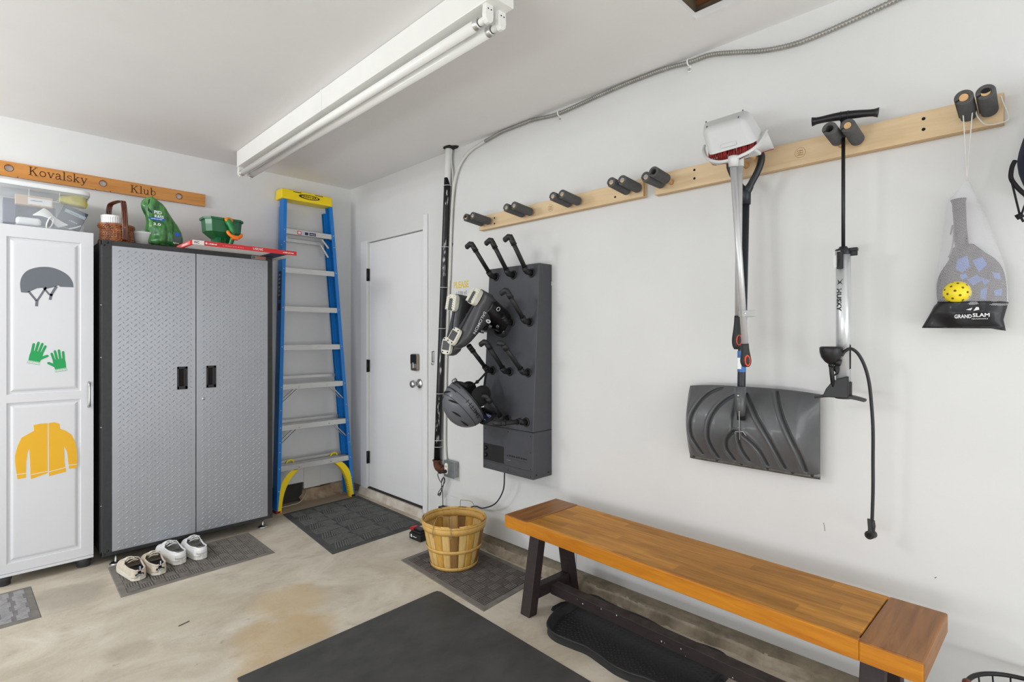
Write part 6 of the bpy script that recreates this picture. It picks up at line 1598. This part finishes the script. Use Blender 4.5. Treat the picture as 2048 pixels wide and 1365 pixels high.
# scrap of twig on the slab
b = MB(); p = onz(357,1254,0); q = onz(379,1244,0); b.tube([p+V((0,0,.002)), q+V((0,0,.003))], .0016, 6, esp); tag(b.build('twig', esp, loc=tuple(p)), 'tiny dark twig lying alone on the bare concrete floor', 'twig')

# =================================================================== BOOT TRAY
trm = pm('black_tray_plastic', (40,41,43), .5, var=(12,.12)); trm2 = pm('tray_tread', (52,53,55), .5, var=(30,.15))
front = bez([V(p) for p in ((-.375,-2.650),(-.455,-2.672),(-.515,-2.712),(-.540,-2.775),(-.532,-2.86),(-.522,-2.930),(-.535,-3.01),(-.549,-3.085),(-.545,-3.15),(-.528,-3.21),(-.520,-3.28),(-.500,-3.34),(-.455,-3.385),(-.38,-3.40))], 5)
back = bez([V(p) for p in ((-.30,-3.40),(-.22,-3.395),(-.170,-3.350),(-.168,-3.28),(-.185,-3.20),(-.180,-3.12),(-.160,-3.03),(-.152,-2.95),(-.158,-2.86),(-.150,-2.78),(-.140,-2.70),(-.170,-2.655),(-.24,-2.648),(-.30,-2.648))], 5)
rimp = front+back
cen = V((-.345,-3.03))
g = thing('boot_tray', 'black wavy-edged boot tray with tread pattern on the floor under the bench', 'tray', (cen.x, cen.y, 0))
def inset(p, d): e = (cen-p); e = V((e.x*1.0, e.y*.35)).normalized(); return p+e*d
n = len(rimp); b = MB(); rings = []
for d, z in ((-.002,.0),(.0,.030),(-.006,.033),(-.004,.037),(.004,.037),(.010,.030),(.020,.006),(.028,.005)):
    rings.append([(inset(p, d).x, inset(p, d).y, z) for p in rimp])
vs = [v for r_ in rings for v in r_]
b.add(vs, [(i*n+j, i*n+(j+1) % n, (i+1)*n+(j+1) % n, (i+1)*n+j) for i in range(len(rings)-1) for j in range(n)], trm, None, True)
b.add(rings[-1], [tuple(range(n))], trm)
b.build('tray_shell', trm, g)
b = MB(); inn = [inset(p, .036) for p in rimp]; o2 = [(p.x, p.y) for p in inn]
yy = min(p[1] for p in o2)+.01; j = 0
while yy < max(p[1] for p in o2)-.01:
    sp2 = spans(o2, yy)
    if sp2:
        x = sp2[0]+(.006 if j % 2 else .018)
        while x < sp2[1]-.008:
            a = PI/4 if j % 2 else -PI/4; ca, sa = math.cos(a), math.sin(a); l, w_ = .0085, .0018
            vs = [(x+u*ca-v*sa, yy+u*sa+v*ca, z) for u, v, z in ((-l,0,.005),(0,-w_,.005),(l,0,.005),(0,w_,.005),(-l*.4,0,.0072),(l*.4,0,.0072))]
            b.add(vs, [(0,1,4),(1,5,4),(1,2,5),(2,3,5),(3,4,5),(3,0,4)], trm2, None, True); x += .024
    yy += .0125; j += 1
b.build('tread_pattern', trm2, g)
for y0, s_ in ((-2.650, 1), (-3.398, -1)):
    b = MB(); b.prism([(-.40,y0),(-.395,y0+s_*.022),(-.37,y0+s_*.034),(-.31,y0+s_*.034),(-.285,y0+s_*.022),(-.28,y0)], .004, trm, T(0,0,.030)); b.build('handle_tab', trm, g)
    b = MB(); b.lathe([(.006,0),(.006,.0006),(0,.0007)], 14, dark_gap, T(-.34, y0+s_*.020, .0341)); b.build('hang_hole', dark_gap, g)

# =================================================================== BUSHEL BASKET
w1 = wood('pale_poplar', (222,190,126), (196,158,92), 'Z', 1.4, .55); w2_ = wood('brown_poplar', (150,112,64), (116,82,44), 'Z', 1.4, .6); w3 = wood('golden_poplar', (212,168,82), (184,136,60), 'Z', 1.4, .55); hoop = wood('hoop_veneer', (220,180,106), (196,152,82), 'Z', 1.0, .5)
bxc, byc = -.345, -1.845; H_b = .268
g = thing('bushel_basket', 'round wooden slatted bushel basket with wire handles standing on a mat', 'basket', (bxc, byc, .007))
def br(z): return .128+.056*(z/H_b)**.85
RB, RT = .132, .184
cols = [w1,w3,w1,w2_,w1,w3,w1,w1,w3,w2_,w1,w1,w3,w1,w1,w2_,w3,w1,w1,w3,w1,w2_]
vang = math.atan2(CAM.y-byc, CAM.x-bxc)
ns = 22
for i in range(ns):
    a0 = vang+.14+2*PI*i/ns; a1 = a0+2*PI/ns*1.06; m_ = cols[i]
    b = MB(); rr = .0015*(i % 2)
    def fn(u, v):
        a = a0+(a1-a0)*u*(1) if True else 0
        z = .006+H_b*v; mid = (a0+a1)/2; k = .90+.10*v
        a = mid+(a-mid)*k; r = br(H_b*v)-.0012+rr; return (bxc+r*math.cos(a), byc+r*math.sin(a), .007+z-.006)
    b.grid(fn, 4, 8, m_); b.build('slat', m_, g, solid=.0022)
for z, hgt, ro in ((.004,.020,.004),(.105,.020,.004),(.216,.036,.005)):
    for side in ((1,) if z < .2 else (1, -1)):
        b = MB()
        b.grid(lambda u, v: (bxc+(br(z+hgt*v)+ro*side-.001*(side<0))*math.cos(2*PI*u), byc+(br(z+hgt*v)+ro*side)*math.sin(2*PI*u), .007+z+hgt*v), 64, 2, hoop, None, True, True)
        b.build('hoop', hoop, g, solid=.0025)
b = MB(); b.tube([(bxc+(br(H_b))*math.cos(2*PI*i/64), byc+(br(H_b))*math.sin(2*PI*i/64), .007+H_b-.012) for i in range(64)], .0066, 6, hoop, closed=True); b.build('rim', hoop, g)
b = MB(); b.lathe([(0,0),(.126,0),(.126,.004),(0,.004)], 40, w1, T(bxc, byc, .008)); b.build('base_board', w1, g)
wire = pm('handle_wire', (150,128,96), .4, .6)
for s_ in (1, -1):
    ah = vang-.42+(PI if s_ < 0 else 0)+.05*s_; b = MB(); r = br(.25)+.008
    def pp_(da, z, dr=0.0): return V((bxc+(r+dr)*math.cos(ah+da), byc+(r+dr)*math.sin(ah+da), .007+z))
    P = [pp_(-.26,.222,.004), pp_(-.27,.205,.006), pp_(-.29,.222,.004), pp_(-.27,.262,.002), pp_(-.24,.305,-.02), pp_(-.16,.315,-.03), pp_(.16,.315,-.03), pp_(.24,.305,-.02), pp_(.27,.262,.002), pp_(.29,.222,.004), pp_(.27,.205,.006), pp_(.26,.222,.004)]
    b.tube(bez(P, 5), .0016, 6, wire); b.build('wire_handle', wire, g)

# power tool battery
g = thing('tool_battery', 'small black and red power tool battery on the floor beside the bushel basket', 'battery', (-.262,-1.385,0))
Mb = T(-.262,-1.385,0) @ RZ(.06); blk_b = pm('battery_black', (30,31,34), .45, var=(20,.1)); red_b = pm('battery_red', (178,30,40), .45)
b = MB(); b.box(-.040,.040,-.058,.058,0,.044,blk_b,Mb); b.build('cell_case', blk_b, g, bevel=.006, seg=3)
b = MB(); b.box(-.034,.034,-.050,.046,.044,.058,blk_b,Mb); b.box(-.022,.022,-.040,.050,.058,.070,blk_b,Mb); b.build('rail_block', blk_b, g, bevel=.003)
b = MB(); b.box(-.030,.016,.026,.060,.050,.074,red_b,Mb); b.build('release_button', red_b, g, bevel=.004)
b = MB(); Ml = Mb @ frame((-.0405,.040,.012),(0,-1,0),(0,0,1),(-1,0,0)); b.box(0,.012,.004,.022,0,.0008,white_p,Ml); b.dashes(.045, .006, 6, white_p, Ml @ T(.018,.008,0), h=.0008); b.build('case_lettering', white_p, g)

# =================================================================== SHOES
def shoe(name, label, x, y, rot, upper, soleM, dark, tall, group, lace_m, kind, flip=1):
    """local y: heel (0) -> toe (L), local x across"""
    L = .285; M = T(x, y, .008) @ RZ(rot) @ Matrix.Scale(flip, 4, (1,0,0))
    g = thing(name, label, 'shoe', (x, y, .008), group)
    def hwid(t):
        if t < .12: return .034*math.sqrt(max(0, 1-((.12-t)/.12)**2))+.0005
        if t < .70: return .034+.014*math.sin((t-.12)/.58*PI/2)
        return .048*math.sqrt(max(0, 1-((t-.70)/.30)**2.3))+.0003
    def cx_(t): return .006*math.sin(t*PI)
    n = 30; out = [(cx_(i/n)+hwid(i/n)*1.06, L*i/n) for i in range(n+1)]+[(cx_(i/n)-hwid(i/n)*1.06, L*i/n) for i in range(n, -1, -1)]
    ht = .034 if kind == 'white' else .026
    b = MB()
    out = [p for k, p in enumerate(out) if k == 0 or (V(p)-V(out[k-1])).length > .0008]
    b.prism(out, ht, soleM, M); so = b.build('sole', soleM, g, bevel=.004, seg=2)
    if kind == 'white':
        b = MB(); b.tube([M@V((cx_(i/n)*1+s*hwid(i/n)*1.07, L*i/n, .024)) for s, rg in ((1, range(1, n)), (-1, range(n-1, 0, -1))) for i in rg], .0012, 5, pm('sole_stitch',(200,198,190),.6), closed=True); b.build('stitch_line', None, so)
    op = .54
    def topz(t): 
        if t < .08: return tall*(.86+.14*t/.08)
        if t < op: return tall*(1.0-.16*math.sin((t-.08)/(op-.08)*PI)+.06*(t-.08)/(op-.08))
        return tall*(1.02-.62*((t-op)/(1-op))**.9)
    def sect(t, s):      # s 0 at sole edge -> 1 at top edge / centre line
        w = hwid(t); zt_ = ht*.7+(topz(t)-ht*.3)*1.0
        gap = .92 if t < op-.06 else (.92*(1-(t-op+.06)/.10) if t < op+.04 else 0.0)
        ang = s*(PI/2*(1-gap*.62))
        return (w*math.cos(ang)**.55 if ang < PI/2 else 0, ht*.6+(topz(t))*math.sin(ang)**.9)
    for sd in (1, -1):
        b = MB()
        def fn(u, v):
            t = .004+.99*v; w, z = sect(t, u); return (cx_(t)+sd*w, L*t+ (.0 if v > .05 else .0), z)
        if sd > 0: b.grid(fn, 10, 34, upper, M)
        else: b.grid(lambda u, v: fn(1-u, v), 10, 34, upper, M)
        if sd == 1: bb_ = b
        else: bb_.add(b.v, b.f, upper, None, True)
    o = bb_.build('upper', upper, g, solid=.004)
    # padded collar round the ankle opening
    P = []
    for i in range(15): 
        t = .02+.46*i/14; w, z = sect(t, 1.0); P.append(M@V((cx_(t)+w, L*t, z+.001)))
    Q = []
    for i in range(15):
        t = .02+.46*i/14; w, z = sect(t, 1.0); Q.append(M@V((cx_(t)-w, L*t, z+.001)))
    bk = [M@V((cx_(.0)+.018*math.cos(a), -.001+L*.012-.004*math.sin(a)*0, sect(.02,1)[1]+.003)) for a in (PI*.75, PI/2, PI*.25)]
    b = MB(); b.tube(list(reversed(P))+[M@V((0.010,.002,sect(.02,1)[1]+.002)), M@V((-.010,.002,sect(.02,1)[1]+.002))]+Q, .0048, 7, upper); b.build('collar', upper, g)
    b = MB(); b.grid(lambda u, v: (cx_(.05+.5*v)+(u-.5)*2*hwid(.05+.5*v)*.86, L*(.03+.50*v), ht+.008), 6, 8, dark, M)
    for sd in (1, -1): b.grid(lambda u, v: (cx_(.03+.47*v)+sd*(sect(.03+.47*v, .5+.45*u)[0]-.004), L*(.03+.47*v), sect(.03+.47*v, .5+.45*u)[1]-.002), 4, 10, dark, M)
    b.grid(lambda u, v: ((u-.5)*.040, .010+.010*abs(2*u-1)**2, ht+.008+v*(topz(.02)*.50)), 6, 4, dark, M)
    b.build('lining', dark, g)
    b = MB(); b.grid(lambda u, v: (cx_(op)+(u-.5)*2*.021, L*(.40+.26*v), sect(.5,1)[1]+.014-.034*v-.006*(2*u-1)**2), 8, 8, upper, M); b.build('tongue', upper, g, solid=.004)
    for k in range(4):
        t = .50+.055*k; z = sect(min(.9, t+.02), .85)[1]+.007
        for sg_ in (1, -1):
            b = MB(); b.tube(bez([M@V((-.022*sg_, L*t, z-.004)), M@V((0, L*(t+.015), z+.004)), M@V((.022*sg_, L*(t+.035), z-.006))], 4), .0021, 5, lace_m); b.build('lace', lace_m, g)
    b = MB()
    for sg_ in (1, -1): b.tube(bez([M@V((0,L*.50,sect(.5,1)[1]+.012)), M@V((.022*sg_,L*.48,sect(.5,1)[1]+.020)), M@V((.030*sg_,L*.54,sect(.5,1)[1]+.004)), M@V((.004*sg_,L*.51,sect(.5,1)[1]+.012))], 5), .0018, 5, lace_m)
    b.build('lace_bow', lace_m, g)
    if kind == 'beige':
        hM = M @ frame((0,-.0035,ht*.6+topz(0)-.012), (1,0,0), (0,0,1), (0,-1,0))
        b = MB(); b.box(-.007,.007,-.002,.018,-.003,.003,pm('navy_tab',(38,44,74),.7),hM); b.box(-.0022,.0022,-.002,.0183,-.0032,.0034,white_p,hM); b.build('pull_tab', None, g, bevel=.001)
        b = MB()
        def hp(u, v): a = (u-.5)*1.25; return (.0335*math.sin(a), .0335-.0365*math.cos(a)-.0015, ht+.004+.013*v*(1-.35*(2*u-1)**2))
        b.grid(hp, 12, 3, pm('heel_patch',(38,44,50),.5), M); b.build('heel_patch', None, g, solid=.002)
        b = MB(); hM2 = M @ frame((-.014,-.0048,ht+.006), (1,0,0), (0,0,1), (0,-1,0)); b.dashes(.028, .005, 6, white_p, hM2, h=.001); b.build('heel_lettering', white_p, g)
    else:
        b = MB(); b.grid(lambda u, v: (.034*math.sin((u-.5)*1.9), .034-.0375*math.cos((u-.5)*1.9)-.001, ht+.002+.030*v), 12, 3, upper, M); b.build('heel_counter', upper, g, solid=.003)
    return g
can = pm('sand_canvas', (206,194,178), .85, var=(30,.08), bump=(250,.3)); sls = pm('cream_sole', (222,216,202), .6, var=(14,.06)); lnr = pm('dark_lining', (34,32,31), .9); wl = pm('white_leather', (232,232,232), .5, var=(14,.03)); wls = pm('offwhite_sole', (224,222,212), .55, var=(10,.05)); glin = pm('grey_lining', (120,120,122), .9); lc = pm('cream_lace', (222,216,204), .8); lw = pm('white_lace', (232,232,230), .8)
shoe('sneaker', 'left shoe of the worn sand canvas pair, nearest the white cabinet', -1.685, -.832, .10, can, sls, lnr, .066, 'canvas pair', lc, 'beige', 1)
shoe('sneaker', 'right shoe of the worn sand canvas pair, touching the white sneakers', -1.590, -.830, .00, can, sls, lnr, .066, 'canvas pair', lc, 'beige', -1)
shoe('sneaker', 'left white leather sneaker of its pair, next to the canvas shoes', -1.472, -.758, .16, wl, wls, glin, .078, 'white pair', lw, 'white', 1)
shoe('sneaker', 'right white leather sneaker of its pair, last shoe in the row', -1.366, -.768, .03, wl, wls, glin, .078, 'white pair', lw, 'white', -1)

# =================================================================== WIRE BASKET at the lower right corner
bkw = pm('black_wire', (18,18,18), .5); lea = pm('brown_leather', (112,58,38), .6, var=(20,.15))
p = onz(1925,1342,.300); cx, cy, rz, R_ = -.222, -4.262, .285, .150
g = thing('wire_basket', 'round black wire basket with brown leather handles on the floor beyond the bench', 'basket', (cx, cy, 0))
pts = [(cx+R_*math.cos(2*PI*i/60), cy+R_*math.sin(2*PI*i/60), rz) for i in range(60)]
b = MB(); b.tube(pts, .0065, 8, bkw, closed=True); b.build('top_hoop', bkw, g)
b = MB(); b.tube([(cx+(q[0]-cx)*.8, cy+(q[1]-cy)*.8, .006) for q in pts], .006, 8, bkw, closed=True); b.build('bottom_hoop', bkw, g)
for i in range(20):
    a = 2*PI*(i+.3)/20; b = MB(); b.cyl((cx+R_*math.cos(a), cy+R_*math.sin(a), rz), (cx+R_*.8*math.cos(a), cy+R_*.8*math.sin(a), .006), .0022, bkw, 6); b.build('wire', bkw, g)
for a0 in (1.62, 2.72):
    q = V((cx+R_*math.cos(a0), cy+R_*math.sin(a0), rz)); tn = V((-math.sin(a0), math.cos(a0), 0)); b = MB()
    b.grid(lambda u, v: tuple(q+tn*(u-.5)*.024+V((math.cos(a0),math.sin(a0),0))*(.010*math.cos(v*2*PI*.8))+V((0,0,1))*(.010*math.sin(v*2*PI*.8))+V((0,0,-.03*max(0,v-.6)))), 2, 14, lea); b.build('leather_wrap', lea, g, solid=.003)

# =================================================================== LIGHT AND CAMERA
def area(name, loc, rot, sx, sy, e, col=(1,1,1)):
    l = bpy.data.lights.new(name, 'AREA'); l.shape = 'RECTANGLE'; l.size = sx; l.size_y = sy; l.energy = e; l.color = col
    o = bpy.data.objects.new(name, l); COL.objects.link(o); o.location = loc; o.rotation_euler = rot; return o
# daylight through the open overhead door in the left wall; uplight added for the ceiling
area('garage_door_daylight', (XL+0.02, (OY0+OY1)/2, OZ/2), (0, -PI/2, 0), OZ-0.1, OY1-OY0-0.1, 92, (0.93, 0.965, 1.0))
area('door_uplight', (XL+0.05, (OY0+OY1)/2, 0.35), (0, -PI*0.70, 0), 0.6, OY1-OY0-0.3, 190, (0.93, 0.965, 1.0))
# added fills behind the camera: one for the back wall, one for the ceiling
area('front_fill', (-1.1, YF+0.05, 1.45), (PI/2, 0, 0), 1.8, 1.7, 74, (0.93, 0.965, 1.0))
area('front_uplight', (-2.6, YF+0.1, 0.4), (PI*0.74, 0, 0), 4.0, 0.5, 125, (0.93, 0.965, 1.0))
# unseen lamp over the left bay, inferred from the cast shadows
area('left_bay_lamp', (-3.7, -0.95, H-0.26), (0, -math.radians(60), 0), 0.45, 0.8, 74, (0.96, 0.98, 1.0))
w = bpy.data.worlds.new('World'); S.world = w; w.use_nodes = True
bg = w.node_tree.nodes['Background']; bg.inputs[0].default_value = (0.85, 0.92, 1.0, 1); bg.inputs[1].default_value = 1.2
cam = bpy.data.cameras.new('Camera'); co = bpy.data.objects.new('Camera', cam); COL.objects.link(co)
cam.sensor_width = 36; cam.lens = 36*F/2048; cam.clip_start = 0.02
cam.shift_y = -(682.5-V0)/2048
co.location = CAM; co.rotation_euler = (PI/2, 0, -YAW)
S.camera = co
S.view_settings.view_transform = 'Standard'; S.view_settings.look = 'None'
S.view_settings.exposure = -1.3; S.view_settings.gamma = 1.0
S.cycles.use_denoising = True
S.cycles.max_bounces = 10; S.cycles.diffuse_bounces = 6; S.cycles.transparent_max_bounces = 16
S.cycles.sample_clamp_indirect = 6
